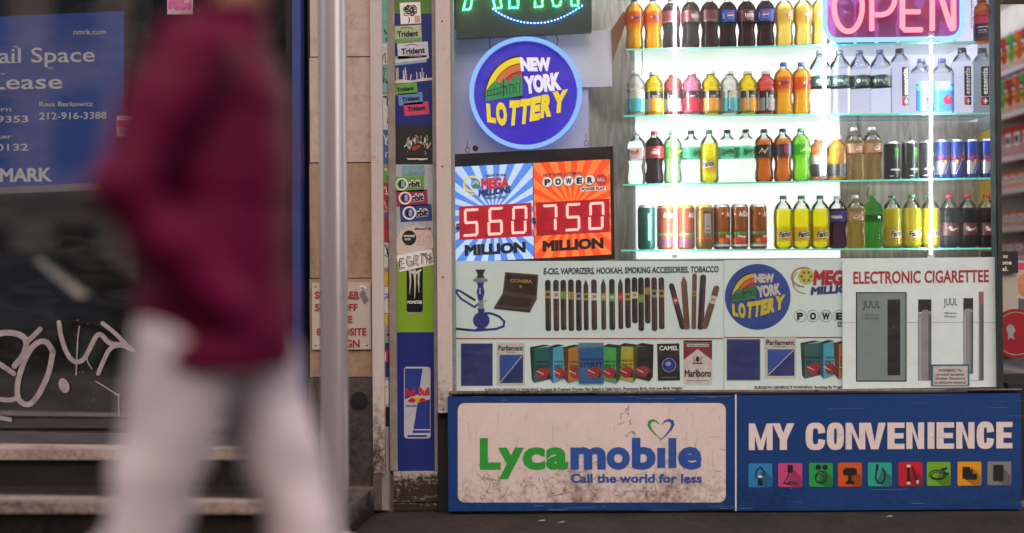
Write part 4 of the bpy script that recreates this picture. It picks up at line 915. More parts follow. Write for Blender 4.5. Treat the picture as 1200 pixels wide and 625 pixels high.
for i, t in enumerate(('WARNING: This', 'product contains', 'nicotine. Nicotine is', 'an addictive chemical.')): f.text(t, [1100, 1098, 1096.5, 1095][i], [1128, 1129.5, 1131, 1132.5][i], 435.6 + i * 4.7, 3.2, pal['black'], 2, b=.015)
f.build('lettering', wn)

# ================================================================ lit signs behind the glass
# --- LED board, only its lower half is in the picture
am = thing('led_sign', 'black board with green LED capitals over a blue LED curve', 'LED sign', W(614, 42, .08))
s = Solid(); s.pquad([(534, -105), (693, -112), (693.5, 37.5), (535, 45)], .08, .03, mat('led_board', (.022, .026, .024), .45, var=.2)); s.build('sign_board', am, bevel=.003)
GL = glow('green_led', (.04, 1, .22), 110); BL = glow('blue_led', (.05, .16, 1), 55)
def dots(name, loops, m, sp=3.1, r=.0024):
    s = Solid()
    for P, closed in loops:
        P = [Vector(p) for p in P]; Q = P + ([P[0]] if closed else [])
        L_ = [(Q[i+1] - Q[i]).length for i in range(len(Q) - 1)]; tot = sum(L_); n = max(2, int(tot / sp)); 
        for k in range(n + (0 if closed else 1)):
            d_ = tot * k / n; i = 0
            while i < len(L_) - 1 and d_ > L_[i]: d_ -= L_[i]; i += 1
            q = Q[i].lerp(Q[i+1], min(1, d_ / L_[i])); c = W(q.x, q.y, .0725); s.ball(c, r, m, 1)
    return s.build(name, am)
dots('letter', [([(543, 11.5), (563, -78), (572, -78), (588, 9), (580, 9.7), (574.5, -22), (557, -21), (551, 11)], True), ([(567, -66), (573, -33), (560, -32.5)], True)], GL)
dots('letter', [([(597, 9.3), (597, -68), (584, -67.5), (584, -78), (621, -79.5), (621, -69.5), (607, -69), (607, 9)], True)], GL)
dots('letter', [([(627, 8.2), (627, -79), (638, -79.5), (653, -20), (667, -81), (677.5, -81.5), (677.5, 6.2), (669.5, 6.6), (669.5, -50), (656, 7), (649, 7.3), (635.5, -50), (635.5, 8)], True)], GL)
arc = [(578, 10.5), (584, 15), (592, 19.5), (602, 23.5), (613, 26.3), (625, 27.3), (638, 26.6), (650, 23.8), (661, 19.5), (671, 14.2), (682, 6.8)]
dots('blue_curve', [(arc, False)], BL, 3.9, .0028)
s = Solid()
for k in range(2):
    pts = [W(x, y, .095) for x, y in (((574, 44), (573.5, 50), (575, 56), (573, 62), (574.5, 66)), ((652, 41), (654, 47), (652, 53), (654.5, 59), (653, 64)))[k]]
    s.tube(pts, .0022, DARKMETAL, 6)
    s.build('hanging_chain', am) ; s = Solid()
# --- round neon lottery sign on a clear backing
lo_ = thing('round_neon_sign', 'round blue neon lottery sign with white and yellow lettering', 'neon sign', W(616, 172, .1))
s = Solid(); c = W(616, 109, .1); s.disc((c.x, c.z), 60 * (D + .1) / FPX, .1, .118, mat('neon_disc', '#2a1fa8', .5, var=.06, emit=.55), 64); s.build('sign_disc', lo_, bevel=.002)
f = Flat(lambda q: W(q[0], q[1], .1 - q[2]))
EM = lambda n, c, e: mat(n, c, .5, var=.05, emit=e)
lotto(f, 616, 109, 59, EM('neon_face', '#2f1fb4', .5), EM('nl_white', '#dad6e6', .6), EM('nl_yellow', '#d9c41c', .6), EM('nl_green', '#2a8a52', .35), EM('nl_orange', '#cf6a35', .4), EM('nl_red', '#bb2a30', .4), BLACKINK, 1)
f.build('lottery_emblem', lo_)
s = Solid(); rr = 63.5 * (D + .085) / FPX; cc = W(616, 109, .085)
s.tube([(cc.x + rr * math.cos(2 * math.pi * i / 64), .085, cc.z + rr * math.sin(2 * math.pi * i / 64)) for i in range(64)], .0098, glow('neon_ice_blue', (.27, .50, 1), 1.15), 10, closed=True)
s.build('neon_ring', lo_, smooth=True)
s = Solid(); s.tube([W(616, -20, .09), W(616, 46, .09)], .0012, DARKMETAL, 6); s.build('hanging_wire', lo_)
# pale hanging sheet behind it
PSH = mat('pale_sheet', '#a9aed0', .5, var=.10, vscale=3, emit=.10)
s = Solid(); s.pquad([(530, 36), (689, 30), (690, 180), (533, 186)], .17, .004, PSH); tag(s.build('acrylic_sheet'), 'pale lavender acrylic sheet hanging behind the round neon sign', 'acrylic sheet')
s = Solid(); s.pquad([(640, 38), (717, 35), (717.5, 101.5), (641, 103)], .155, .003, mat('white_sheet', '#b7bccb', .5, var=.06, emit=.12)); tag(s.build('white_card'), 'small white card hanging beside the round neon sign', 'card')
# --- jackpot sign: two lit halves with red digits
C4 = [(528, 181), (718.5, 171.5), (720.5, 304), (530, 314.5)]
def jack(u, v):
    t = [Vector(p) for p in C4]; a = t[0].lerp(t[1], u); b_ = t[3].lerp(t[2], u); return a.lerp(b_, v)
def jmap(y): return lambda q: W(*jack(q[0] / 192, q[1] / 133), y - q[2])
ja = thing('jackpot_sign', 'black framed jackpot sign, blue sunburst half and orange sunburst half with red digits', 'jackpot sign', W(624, 310, .06))
s = Solid(); s.pquad(C4, .06, .05, BLACKP); s.build('sign_case', ja, bevel=.003)
SB1, SB2 = EM('sun_blue', '#4c84e0', .62), EM('sun_pale', '#b3cdf2', .62); SO1, SO2 = EM('sun_red', '#e8481c', .62), EM('sun_orange', '#f07a34', .62)
for nm, x0, x1, cx, a_, b_, lb in (('lit_panel', 4, 96.6, 50, SB1, SB2, 'blue and pale blue sunburst half'), ('lit_panel', 97.4, 188, 142, SO1, SO2, 'red and orange sunburst half')):
    f = Flat(jmap(.0595)); f.rect(x0, 15, x1, 127, a_, 0); f.cb = (x0, 15, x1, 127)
    for i in range(22):
        a0, a1 = 2 * math.pi * i / 22, 2 * math.pi * (i + .5) / 22
        f.poly([(cx, 72), (cx + 200 * math.cos(a0), 72 + 200 * math.sin(a0)), (cx + 200 * math.cos(a1), 72 + 200 * math.sin(a1))], b_, 1)
    o = f.build(nm, ja); o['label'] = lb
LED0 = mat('digit_window', (.26, .004, .012), .4, var=.15, vscale=25, emit=1.1)  # emission imitates the red glow spilling from the digits
LED1 = glow('red_digit', (1, .25, .22), 3.2); LEDX = mat('dark_segment', (.30, .008, .014), .4, emit=.6)
f = Flat(jmap(.0585)); f.rect(9, 61.5, 94.5, 100.5, LED0, 1); o = f.build('digit_window', ja)
f = Flat(jmap(.0585)); f.rect(100, 61.5, 186.5, 100.5, LED0, 1); o = f.build('digit_window', ja)
SEG = {'5': 'afgcd', '6': 'afgcde', '0': 'abcdef', '7': 'abc'}
for half, txt, xs in ((0, '560', (13.5, 42.5, 70.5)), (1, '750', (106, 134, 161.5))):
    for ch, x in zip(txt, xs):
        s = Solid()
        def seg(x0, y0, x1, y1, on):
            q = [(x0, y0), (x1, y0), (x1, y1), (x0, y1)]; P = [W(*jack(a / 192, b_ / 133), .055) for a, b_ in q]
            F_ = [P[3], P[2], P[1], P[0]]; s.hexa(F_ + [p + Vector((0, .0025, 0)) for p in F_], LED1 if on else LEDX)
        w_, h_, t_ = 19, 32.5, 2.9; y = 64.6; sk = 2.2
        for k, (a, b_, c_, d_) in dict(a=(x+2.6, y, x+w_-1, y+t_), g=(x+2.2, y+h_/2-t_/2, x+w_-2, y+h_/2+t_/2), d=(x+.6, y+h_-t_, x+w_-3, y+h_), f=(x+1.3, y+2.2, x+1.3+t_, y+h_/2-1), b=(x+w_-t_, y+2.2, x+w_, y+h_/2-1), e=(x, y+h_/2+1, x+t_, y+h_-2.2), c=(x+w_-t_-1.2, y+h_/2+1, x+w_-1.2, y+h_-2.2)).items():
            seg(a, b_, c_, d_, k in SEG[ch])
        s.build('digit', ja, bevel=.0006)
f = Flat(jmap(.0595))
for x in (15, 107): f.text('MILLION', x, x + 72, 118.4, 11.5, BLACKINK, 4, b=.062)
f.text('$', 5.2, 9.4, 88, 7, BLACKINK, 4, b=.04); f.text('$', 95.6, 99.8, 86, 7, BLACKINK, 4, b=.04)
f.build('lettering', ja)
f = Flat(jmap(.0595)); NV = EM('jk_navy', '#243070', .2); RD = EM('jk_red', '#c2303a', .4); YL = EM('jk_yellow', '#e0cf5a', .5)
f.text('NEW YORK', 41, 66, 28.5, 2.8, NV, 3, b=.04); f.ring(25, 36, 9.5, 8.5, 2.2, YL, 3, 24, 80, 330); f.ring(25, 38, 10, 10, 1.4, YL, 3, 24, 70, 200); f.ell(29, 36, 5.2, 5.6, NV, 4, 20); f.ell(29, 36, 4.2, 4.6, EM('jk_sky', '#8db9d8', .4), 4.4, 20); f.poly([(25.2, 38), (29, 35), (33, 38), (31, 40), (27, 40)], EM('jk_green', '#5a8a4a', .3), 5)
f.text('MEGA', 35.5, 69, 42, 11.5, RD, 5, b=.07, yb1=41.5); f.text('MILLIONS', 32, 70, 51, 7.2, NV, 5, b=.07, yb1=47.5, shear=.1); f.text('MEGAPLIER', 39, 64, 54.6, 3, NV, 4, b=.03)
o = f.build('jackpot_logo', ja); o['label'] = 'red and navy logo on the blue half'
f = Flat(jmap(.0595)); CH = EM('jk_ball', '#d9d5d2', .5)
f.text("NEW YORK LOTTERY'S", 109, 154, 31.5, 3.4, NV, 3, b=.035)
for i, ch in enumerate('POWER'):
    x = 114 + i * 12.6; f.ell(x, 38.5, 6.6, 6.6, GREYINK, 3 + i * .1, 24); f.ell(x - .4, 38.2, 5.9, 5.9, CH, 4 + i * .1, 24); f.text(ch, x - 3.6, x + 3.2, 41.6, 6.8, BLACKINK, 5.5, b=.06)
f.ell(177.5, 38.5, 6.8, 7, RD, 4, 24); f.text('BALL', 172.6, 182, 40.4, 4, WHITEINK, 5.5, b=.04)
f.rect(153, 46.6, 182.5, 51.2, CH, 3); f.text('POWER PLAY', 154, 181.6, 50.4, 3.4, BLACKINK, 4, b=.05)
o = f.build('jackpot_logo', ja); o['label'] = 'row of silver ball letters on the orange half'
s = Solid()
for (x, y) in ((548, 176), (687, 168)):
    q = W(x, y, .075); s.tube([(q.x + .009 * math.cos(a * .785), .075, q.z + .012 * math.sin(a * .785)) for a in range(8)], .0018, DARKMETAL, 6, closed=True); s.tube([W(x, y - 4, .075), W(x - .5, y - 11, .078)], .0015, DARKMETAL, 6)
    s.build('hanging_hook', ja); s = Solid()
s = Solid(); q = W(557, 174, .06); s.disc((q.x, q.z), .0125, .055, .075, BLACKP, 20); s.build('corner_knob', ja)
def frosted(name, amt, tone=(.85, .85, .9), clear=(1, 1, 1)):
    m, nt, out = new_mat(name); L = nt.links.new
    t = N(nt, 'ShaderNodeBsdfTransparent'); t.inputs[0].default_value = (*clear, 1); d = N(nt, 'ShaderNodeBsdfDiffuse'); d.inputs[0].default_value = (*tone, 1)
    x = N(nt, 'ShaderNodeMixShader'); x.inputs[0].default_value = amt; L(t.outputs[0], x.inputs[1]); L(d.outputs[0], x.inputs[2]); L(x.outputs[0], out.inputs[0]); return m
NEONBACK = frosted('neon_backing', .24, (.75, .26, .7), (.55, .33, .62))  # violet tint put into the sheet imitates the neon glow
# --- OPEN neon sign on an added acrylic sheet that catches its glow
on = thing('open_neon_sign', 'red neon OPEN sign in a blue neon border hanging before the upper shelf', 'neon sign', W(1048, 50, .05))
s = Solid(); s.pquad([(969, -70), (1125, -71), (1125, 43), (969, 45)], .062, .004, NEONBACK); s.build('glow_tinted_backing', on)
def npath(P, y, r, m, closed=False, smooth=3):
    Q = []; n = len(P)
    for i in range(n if closed else n - 1):
        p0, p1, p2, p3 = [Vector(P[(i + k) % n] if closed else P[min(max(i + k, 0), n - 1)]) for k in (-1, 0, 1, 2)]
        for k in range(smooth):
            t = k / smooth; Q.append(.5 * (2*p1 + (p2-p0)*t + (2*p0-5*p1+4*p2-p3)*t*t + (3*p1-p0-3*p2+p3)*t**3))
    if not closed: Q.append(Vector(P[-1]))
    s = Solid(); s.tube([W(q.x, q.y, y) for q in Q], r, m, 10, closed); return s
NR = glow('neon_red', (1, .20, .25), 2.6); NB = glow('neon_border_blue', (.22, .42, .8), 2.2)
npath([(994 + 16.5 * math.cos(a * .3927), 7.5 + 29.5 * math.sin(a * .3927)) for a in range(16)], .045, .0112, NR, True).build('neon_letter', on, smooth=True)
npath([(1021.5, 36), (1021.5, 5), (1021.5, -21), (1036, -22), (1045, -17), (1048.5, -6), (1047.5, 5), (1042, 14), (1033, 17.5), (1023, 17)], .045, .0112, NR, False, 4).build('neon_letter', on, smooth=True)
sE = Solid(); sE.tube([W(x, y, .045) for x, y in ((1081, -22), (1060, -22), (1057.5, -19), (1057.5, 32), (1060, 35.2), (1080.5, 35))], .0112, NR, 10); sE.tube([W(1060, 14, .045), W(1078, 14, .045)], .0105, NR, 10); sE.build('neon_letter', on, smooth=True)
npath([(1092.5, 36), (1092.5, 5), (1092.5, -23), (1096, -22), (1104, 0), (1113, 28), (1116.5, 34), (1117.5, 28), (1117, -22)], .045, .0112, NR, False, 4).build('neon_letter', on, smooth=True)
br = [(966.5, -66), (966.5, 30), (968.5, 39), (973, 44.5), (980, 47.2), (1040, 46.6), (1112, 45.4), (1120, 43), (1125.5, 37), (1127.5, 29), (1127.5, -66), (1122, -73), (1112, -75), (980, -74), (972, -72)]
sB = Solid(); sB.tube([W(x, y, .048) for x, y in br], .0108, NB, 10, closed=True); sB.build('neon_border', on, smooth=True)
# ================================================================ inside of the display: backing, shelves, lamps
YB = .145                                   # depth of the middle of the bottles
back = mat('white_board_glow', '#eef3f2', .5, var=.14, vscale=2.2, emit=1.1)  # emission stands in for the LED bars' light on a plain white board
s = Solid(); a, b_ = W(746, 304, .375), W(984, -170, .375); s.box(a.x, b_.x, .375, .39, a.z, b_.z, back); tag(s.build('white_backboard'), 'white board with added glow behind the middle of the drink shelves', 'light board')
WG = None
def woodgrain(name, c0, c1):
    m, nt, out = new_mat(name); L = nt.links.new
    p = N(nt, 'ShaderNodeBsdfPrincipled'); p.inputs['Roughness'].default_value = .5
    g = N(nt, 'ShaderNodeNewGeometry'); mp = N(nt, 'ShaderNodeMapping'); mp.inputs['Scale'].default_value = (9, 9, 1.1); L(g.outputs['Position'], mp.inputs[0])
    n = N(nt, 'ShaderNodeTexNoise'); n.inputs['Scale'].default_value = 2.2; n.inputs['Detail'].default_value = 4; n.inputs['Distortion'].default_value = 1.2; L(mp.outputs[0], n.inputs['Vector'])
    wv = N(nt, 'ShaderNodeMath', operation='MULTIPLY'); wv.inputs[1].default_value = 22; L(n.outputs['Fac'], wv.inputs[0])
    sn = N(nt, 'ShaderNodeMath', operation='SINE'); L(wv.outputs[0], sn.inputs[0])
    mr = N(nt, 'ShaderNodeMapRange'); mr.inputs[1].default_value = -1; mr.inputs[2].default_value = 1; L(sn.outputs[0], mr.inputs[0])
    rp = N(nt, 'ShaderNodeValToRGB'); rp.color_ramp.elements[0].color = (*lin(c0), 1); rp.color_ramp.elements[1].color = (*lin(c1), 1); L(mr.outputs[0], rp.inputs[0]); L(rp.outputs[0], p.inputs['Base Color']); L(p.outputs[0], out.inputs[0])
    return m
WG = woodgrain('grey_woodgrain', '#b3aaa4', '#d6cfc8')
s = Solid(); a, b_ = W(985, 306, .37), W(1146, 143, .37); s.box(a.x, b_.x, .37, .39, a.z, b_.z, WG); tag(s.build('woodgrain_wall'), 'grey woodgrain board behind the lower two shelves next to the doorway', 'board')
s = Solid(); c_ = W(985, -170, .37); s.box(a.x, b_.x, .372, .39, b_.z + .003, c_.z, mat('pale_wall_board', '#d3d4f0', .5, var=.22, vscale=3, emit=.8)); tag(s.build('pale_board'), 'pale grey board behind the water bottles', 'board')  # emission brightens this board in place of light falling on it
s = Solid(); a, b_ = W(690, 306, .24), W(766, -170, .24); s.hexa([(a.x, .22, a.z), (W(748, 306, .36).x, .40, a.z), (W(748, 306, .36).x, .40, b_.z), (a.x, .22, b_.z), (a.x, .24, a.z), (W(748, 306, .36).x, .42, a.z), (W(748, 306, .36).x, .42, b_.z), (a.x, .24, b_.z)], woodgrain('pale_woodgrain', '#7d7a76', '#9b9893')); tag(s.build('woodgrain_side'), 'slanting marbled grey board between the jackpot sign and the drinks', 'board')
s = Solid(); s.pquad([(716, 36), (731, 13), (735.5, 20), (718, 74)], .15, .004, mat('cardboard', '#7a5540', .8, var=.12, bump=.1)); tag(s.build('cardboard_piece'), 'brown piece of cardboard leaning at the end of the top shelf', 'cardboard')
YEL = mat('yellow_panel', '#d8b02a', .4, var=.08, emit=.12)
s = Solid(); a = W(1147, 304, .37); b_ = W(1164, -170, .10); zt = W(1150, 155, .3).z
s.hexa([(b_.x, .10, a.z), (a.x + .01, .385, a.z), (a.x + .01, .385, zt), (b_.x, .10, zt), (b_.x + .01, .10, a.z), (a.x + .02, .385, a.z), (a.x + .02, .385, zt), (b_.x + .01, .10, zt)], YEL); tag(s.build('yellow_side'), 'yellow end panel beside the lower two drink shelves', 'panel')
s = Solid(); zt2 = b_.z
s.hexa([(b_.x, .10, zt + .002), (a.x + .01, .385, zt + .002), (a.x + .01, .385, zt2), (b_.x, .10, zt2), (b_.x + .01, .10, zt + .002), (a.x + .02, .385, zt + .002), (a.x + .02, .385, zt2), (b_.x + .01, .10, zt2)], mat('pale_end', '#aeb6b6', .4, var=.08)); tag(s.build('pale_divider'), 'pale end panel beside the upper two drink shelves', 'panel')
# closed base and ceiling of the display case
s = Solid(); s.box(W(527, 0, 0).x, W(1172, 0, 0).x, .05, .39, W(800, 306, .04).z - .03, W(800, 309, .04).z, mat('case_floor', '#b9bfbb', .5, var=.08)); struct(s.build('display_floor'))
s = Solid(); s.box(W(527, 0, 0).x, W(1172, 0, 0).x, .05, .42, 2.86, 2.89, mat('case_ceiling', '#d5d8d6', .5)); struct(s.build('display_ceiling'))
s = Solid(); s.box(W(527, 0, 0).x - .01, W(700, 0, .24).x, .40, .42, .4, 2.86, mat('case_back_grey', '#8b8d98', .6, var=.1)); struct(s.build('display_back_wall'))
# glass shelves
SHG = glassy('shelf_glass', '#e9f6f0', .97, refl=.0)
def edge_glass():
    m, nt, out = new_mat('shelf_edge_glass'); L = nt.links.new
    p = N(nt, 'ShaderNodeBsdfPrincipled'); p.inputs['Base Color'].default_value = (.12, .55, .45, 1); p.inputs['Roughness'].default_value = .15
    p.inputs['Emission Color'].default_value = (.10, .62, .50, 1); p.inputs['Emission Strength'].default_value = .28   # emission imitates light piped along the sheet to its edge
    L(p.outputs[0], out.inputs[0]); return m
EDG = edge_glass()
SH_ = [((734, 57.5), (1143, 48)), ((731, 135.2), (1166, 132)), ((730, 216), (1167, 208)), ((728, 292.8), (1168, 290.3))]
SHELFZ = []
for i, (l, r) in enumerate(SH_):
    lbl = ['uppermost', 'second', 'third', 'lowest'][i]
    t = thing('glass_shelf', f'{lbl} clear glass shelf with a green front edge holding drinks', 'shelf', W((l[0]+r[0])/2, (l[1]+r[1])/2, .1), 'glass shelves in the shop window')
    A, B = W(*l, .095), W(*r, .095); th = .0075
    zc = (A.z + B.z) / 2
    SHELFZ.append((A, B))
    s = Solid(); s.hexa([(A.x, .0965, A.z - th), (B.x, .0965, B.z - th), (B.x, .0965, B.z), (A.x, .0965, A.z), (A.x + .05, .34, A.z - th), (B.x - .02, .34, B.z - th), (B.x - .02, .34, B.z), (A.x + .05, .34, A.z)], SHG); s.build('glass_sheet', t)
    s = Solid(); s.hexa([(A.x, .095, A.z - th), (B.x, .095, B.z - th), (B.x, .095, B.z), (A.x, .095, A.z), (A.x, .0963, A.z - th), (B.x, .0963, B.z - th), (B.x, .0963, B.z), (A.x, .0963, A.z)], EDG); s.build('front_edge', t)
def shelf_z(i, x):
    A, B = SHELFZ[i]; return A.z + (B.z - A.z) * (x - A.x) / (B.x - A.x)
# upright LED bars
BAR = glow('led_bar_white', (.90, .96, 1), 80)
for px0, y0, y1, lb in ((791, -150, 299, 'long lit LED bar in front of the tall cans'), (966, -150, 206, 'short lit LED bar ending above the yellow sodas'), (1091, 40, 299, 'long lit LED bar under the OPEN sign near the doorway')):
    t = thing('light_bar', lb.replace('OPEN', 'red neon'), 'light bar', W(px0, y1, .06), 'upright light bars')
    A, B = W(px0, y1, .062), W(px0, y0, .062)
    s = Solid(); s.tube([A, B], .0056, BAR, 14); s.build('led_tube', t, smooth=True, auto=40)
    for e in (A, B): s = Solid(); s.box(e.x - .010, e.x + .010, .052, .072, e.z - .012, e.z + .004, mat('bar_cap', '#c9cccc', .4)); s.build('end_cap', t, bevel=.002)

# ================================================================ drinks
SEGN = 22
def prof_soda(): return [(0, .004), (.018, .002), (.024, 0), (.031, .005), (.0345, .016), (.0345, .042), (.032, .06), (.0302, .078), (.0315, .094), (.0345, .108), (.0362, .118), (.0362, .166), (.0352, .178), (.0305, .194), (.0225, .207), (.0148, .2152), (.0132, .2195), (.0165, .2205), (.0165, .2235), (.0128, .2245), (.0128, .231)]
def prof_straight(): return [(0, .004), (.018, .002), (.025, 0), (.033, .006), (.0362, .018), (.0362, .03), (.0352, .034), (.0352, .098), (.0362, .104), (.0368, .125), (.0365, .158), (.0335, .178), (.0265, .196), (.018, .210), (.0140, .2160), (.0132, .2195), (.0165, .2205), (.0165, .2235), (.0128, .2245), (.0128, .231)]
def prof_vit(): return [(0, .003), (.028, 0), (.035, .005), (.0368, .013), (.0355, .019), (.0355, .108), (.0365, .113), (.0365, .122), (.0335, .127), (.0355, .134), (.0355, .145), (.031, .160), (.024, .172), (.0185, .178), (.0185, .182), (.0205, .183), (.0205, .186), (.0175, .187), (.0175, .192)]
def prof_water(): 
    P = [(0, .004), (.022, .002), (.034, 0), (.040, .006), (.0425, .018)]
    for i in range(6): P += [(.0425, .03 + i * .016), (.0408, .036 + i * .016), (.0425, .042 + i * .016)]
    return P + [(.0425, .168), (.0425, .196), (.040, .213), (.033, .233), (.024, .252), (.0165, .265), (.0132, .271), (.0165, .2725), (.0165, .2755), (.0128, .277), (.0128, .283)]
def prof_tall(): return [(0, .004), (.022, .002), (.033, 0), (.0385, .006), (.0400, .018), (.0400, .205), (.0385, .222), (.0335, .240), (.026, .256), (.0195, .268), (.0165, .274), (.0195, .2755), (.0195, .279), (.0155, .280), (.0155, .286)]
def prof_sq(): return [(0, .003), (.030, 0), (.0395, .006), (.0405, .016), (.0405, .178), (.0385, .190), (.032, .204), (.0225, .216), (.0165, .224), (.0145, .230), (.0175, .2315), (.0175, .2345), (.0138, .236), (.0138, .242)]
def prof_can(h, r): return [(0, .004), (r * .76, .003), (r * .80, 0), (r * .86, .0015), (r, .011), (r, h - .017), (r * .965, h - .011), (r * .86, h - .0035), (r * .84, h - .002), (r * .865, h - .0005), (r * .84, h), (r * .79, h - .002), (r * .77, h - .005), (0, h - .005)]
CLEARP = glassy('clear_pet', '#f3f7f6', .94, rough=.06, refl=.02)
CAPM = lambda n, c: mat('cap_' + n, c, .4, var=.06)
def radius_at(P, z):
    for (r0, z0), (r1, z1) in zip(P, P[1:]):
        if z0 <= z <= z1 and z1 > z0: return r0 + (r1 - r0) * (z - z0) / (z1 - z0)
    return P[0][0]
squash_sq = lambda a: min(1.18, 1 / max(abs(math.cos(a)), abs(math.sin(a)))) * .93
RW = 1.16
def bottle(kind, name, P, liquid, fill, cap, label=None, art=None, film=None, sq=None, can=None, capz=None):
    """one drink at the origin: body, liquid level, cap with ribs, wrapped label and its artwork.  art(f): millimetres, x around the front, y up"""
    if not can: P = [(r * (RW if r > .024 else 1), z) for r, z in P]
    t = bpy.data.objects.new(name, None); COL.objects.link(t); t.empty_display_size = .03
    s = Solid()
    if can: s.lathe(P, can[0], 28, mfun=lambda z: can[1](z))
    else: s.lathe(P, liquid, SEGN, squash=sq, mfun=lambda z: liquid if z < fill else (film or CLEARP))
    rooted(s.build('can_body' if can else 'bottle_body', None, smooth=True, auto=50), t)
    if can:
        h = P[-1][1]; s = Solid(); s.lathe([(P[-4][0] + .0003, h + .0002), (P[-3][0], h - .0022), (0, h - .0022)][::1], can[2], 24); s.box(-.006, .006, -.010, .003, h - .0018, h + .0006, can[2])
        rooted(s.build('can_lid', None, smooth=True, auto=40), t)
    else:
        z0 = P[-1][1] - .0065; r = P[-1][0] + .0022; h = .0135 if P[-1][0] < .015 else .016
        s = Solid(); s.lathe([(0, z0 - .001), (r * .98, z0 - .001), (r, z0), (r, z0 + h - .0015), (r - .0012, z0 + h), (0, z0 + h)], cap, 24, squash=lambda a: 1 + .018 * (int(round(a / (2 * math.pi) * 24)) % 2))
        rooted(s.build('bottle_cap', None, smooth=True, auto=40), t)
    lb = None
    if label:
        z0, z1, lm = label; s = Solid(); zs = [z0 + (z1 - z0) * k / 5 for k in range(6)]
        s.lathe([(radius_at(P, z) + .0005, z) for z in zs], lm, 28, squash=sq); lb = rooted(s.build('drink_label', None, smooth=True), t)
    if art:
        def mp(q):
            z = q[1] / 1000; r = radius_at(P, z) + .0008 + q[2]
            if can: r -= .0002
            a = q[0] / 1000 / r
            k = sq(a - math.pi / 2) if sq else 1
            return Vector((r * k * math.sin(a), -r * k * math.cos(a), z))
        f = Flat(mp, step=.00012); f.sy = -1
        art(f); rooted(f.build('printed_logo', None, cuts=[x * 6.5 for x in range(-8, 9)]), lb or t)
    return t
class Up:  # draws with y upwards in millimetres
    def __init__(s, f): s.f = f
def T_(f, t, x0, x1, y, cap, m, lay=2, b=.035, shear=0, y1=None, rot=False):
    """text with y up: Flat's y runs down, so mirror it"""
    v, fc, w = text_geo(t, b, 1.0); idx = f.mi(m); kx = (x1 - x0) / max(w, 1e-6); ky = cap / CAPH; y1 = y if y1 is None else y1; bv = []
    for p in v:
        if rot: X, Y = x0 - 0 - p[1] * ky, y + p[0] * (y1 - y) / max(w, 1e-6)
        else: X, Y = x0 + p[0] * kx + shear * p[1] * ky, y + (y1 - y) * p[0] / max(w, 1e-6) + p[1] * ky
        bv.append(f.bm.verts.new((X, Y, lay * f.step + p[2] * .2 * f.step)))
    for q in fc:
        try: f.bm.faces.new([bv[i] for i in q]).material_index = idx
        except ValueError: pass
pl_ = lambda n, c, e=0, var=.1: mat('print_' + n, c, .4, var=var, vscale=60, emit=e)
pw, pk_, pr, pb, pg = pl_('white', '#d9d9d6'), pl_('black', '#131316'), pl_('red', '#a61a26'), pl_('blue', '#1f3f94'), pl_('green', '#2f9a4d')
DR = {}
# --- sodas
def art_sun(f): T_(f, 'Sunkist', -14, 32, 131, 17, pl_('navy', '#1c2560'), 2, .045, .15, 137); f.ell(-16, 140, 5, 5, pl_('sunyellow', '#f0c23a'), 2, 14)
ORG = cloudy_drink('orange_soda', (.99, .50, .006)); ORGL = cloudy_drink('orange_film', (.95, .20, .015), .5)
DR['orange'] = lambda: bottle('o', 'soda_bottle', prof_soda(), ORG, .205, CAPM('blue', '#3f55b4'), (.114, .167, ORGL), art_sun)
COLA = clear_drink('cola', (.014, .0012, .0007), 1.18)
def art_100(f): T_(f, '100%', -14, 28, 132, 17, pw, 2, .04); T_(f, 'REAL', 2, 22, 152, 6, pw, 2, .03); f.rect(-8, 126, 24, 127.4, pw, 2); f.rect(-4, 121, 22, 122, pw, 2)
def art_pepsi(f):
    f.ell(6, 141, 15, 15, pw, 1, 28); f.poly([(6 + 14 * math.cos(R(a)), 141 + 14 * math.sin(R(a))) for a in range(5, 186, 12)] + [(-3, 144), (6, 143), (14, 146)], pr, 2); f.poly([(6 + 14 * math.cos(R(a)), 141 + 14 * math.sin(R(a))) for a in range(188, 362, 12)] + [(15, 141), (6, 138), (-3, 139)], pb, 2)
    T_(f, 'pepsi', -24, 0, 128, 8, pw, 3, .03, rot=True, y1=152)
def art_coke(f): T_(f, 'Coke', -8, 20, 148, 8, pw, 2, .03, .2); T_(f, '100%', -14, 24, 132, 12, pw, 2, .05)
REDL = pl_('cola_red', '#7a1218', .0); 
DR['cola100'] = lambda: bottle('c', 'soda_bottle', prof_soda(), COLA, .205, CAPM('black', '#1a1a1c'), (.114, .167, pl_('dark_red', '#551318')), art_100)
DR['colared'] = lambda: bottle('c', 'soda_bottle', prof_soda(), COLA, .205, CAPM('black', '#1a1a1c'), (.114, .167, pl_('dark_red', '#551318')), lambda f: f.rect(-30, 120, 30, 121, pw, 2))
DR['pepsi'] = lambda: bottle('c', 'soda_bottle', prof_soda(), COLA, .205, CAPM('blue', '#3f55b4'), (.114, .167, pl_('cola_blue', '#1d3e9c')), art_pepsi)
DR['coke'] = lambda: bottle('c', 'soda_bottle', prof_soda(), COLA, .205, CAPM('red', '#b01a26'), (.114, .167, pl_('coke_red', '#8f151d')), art_coke)
def art_aw(f): f.ell(6, 141, 19, 11, pk_, 1, 28, 18); f.ell(6, 141, 17.4, 9.6, pl_('aw_orange', '#c8692a'), 1.5, 28, 18); f.ell(6, 141, 15.5, 8, pw, 2, 28, 18); T_(f, 'A&W', -5, 17, 136, 9, pl_('aw_brown', '#5a2414'), 3, .07, .1, 140)
CREAM = cloudy_drink('cream_soda', (.90, .70, .16), .6); GING = clear_drink('ginger_ale', (.95, .70, .28), 1.12); AWL = cloudy_drink('aw_film', (.95, .70, .22), .4); AWP = cloudy_drink('aw_peach_film', (.90, .62, .36), .4)
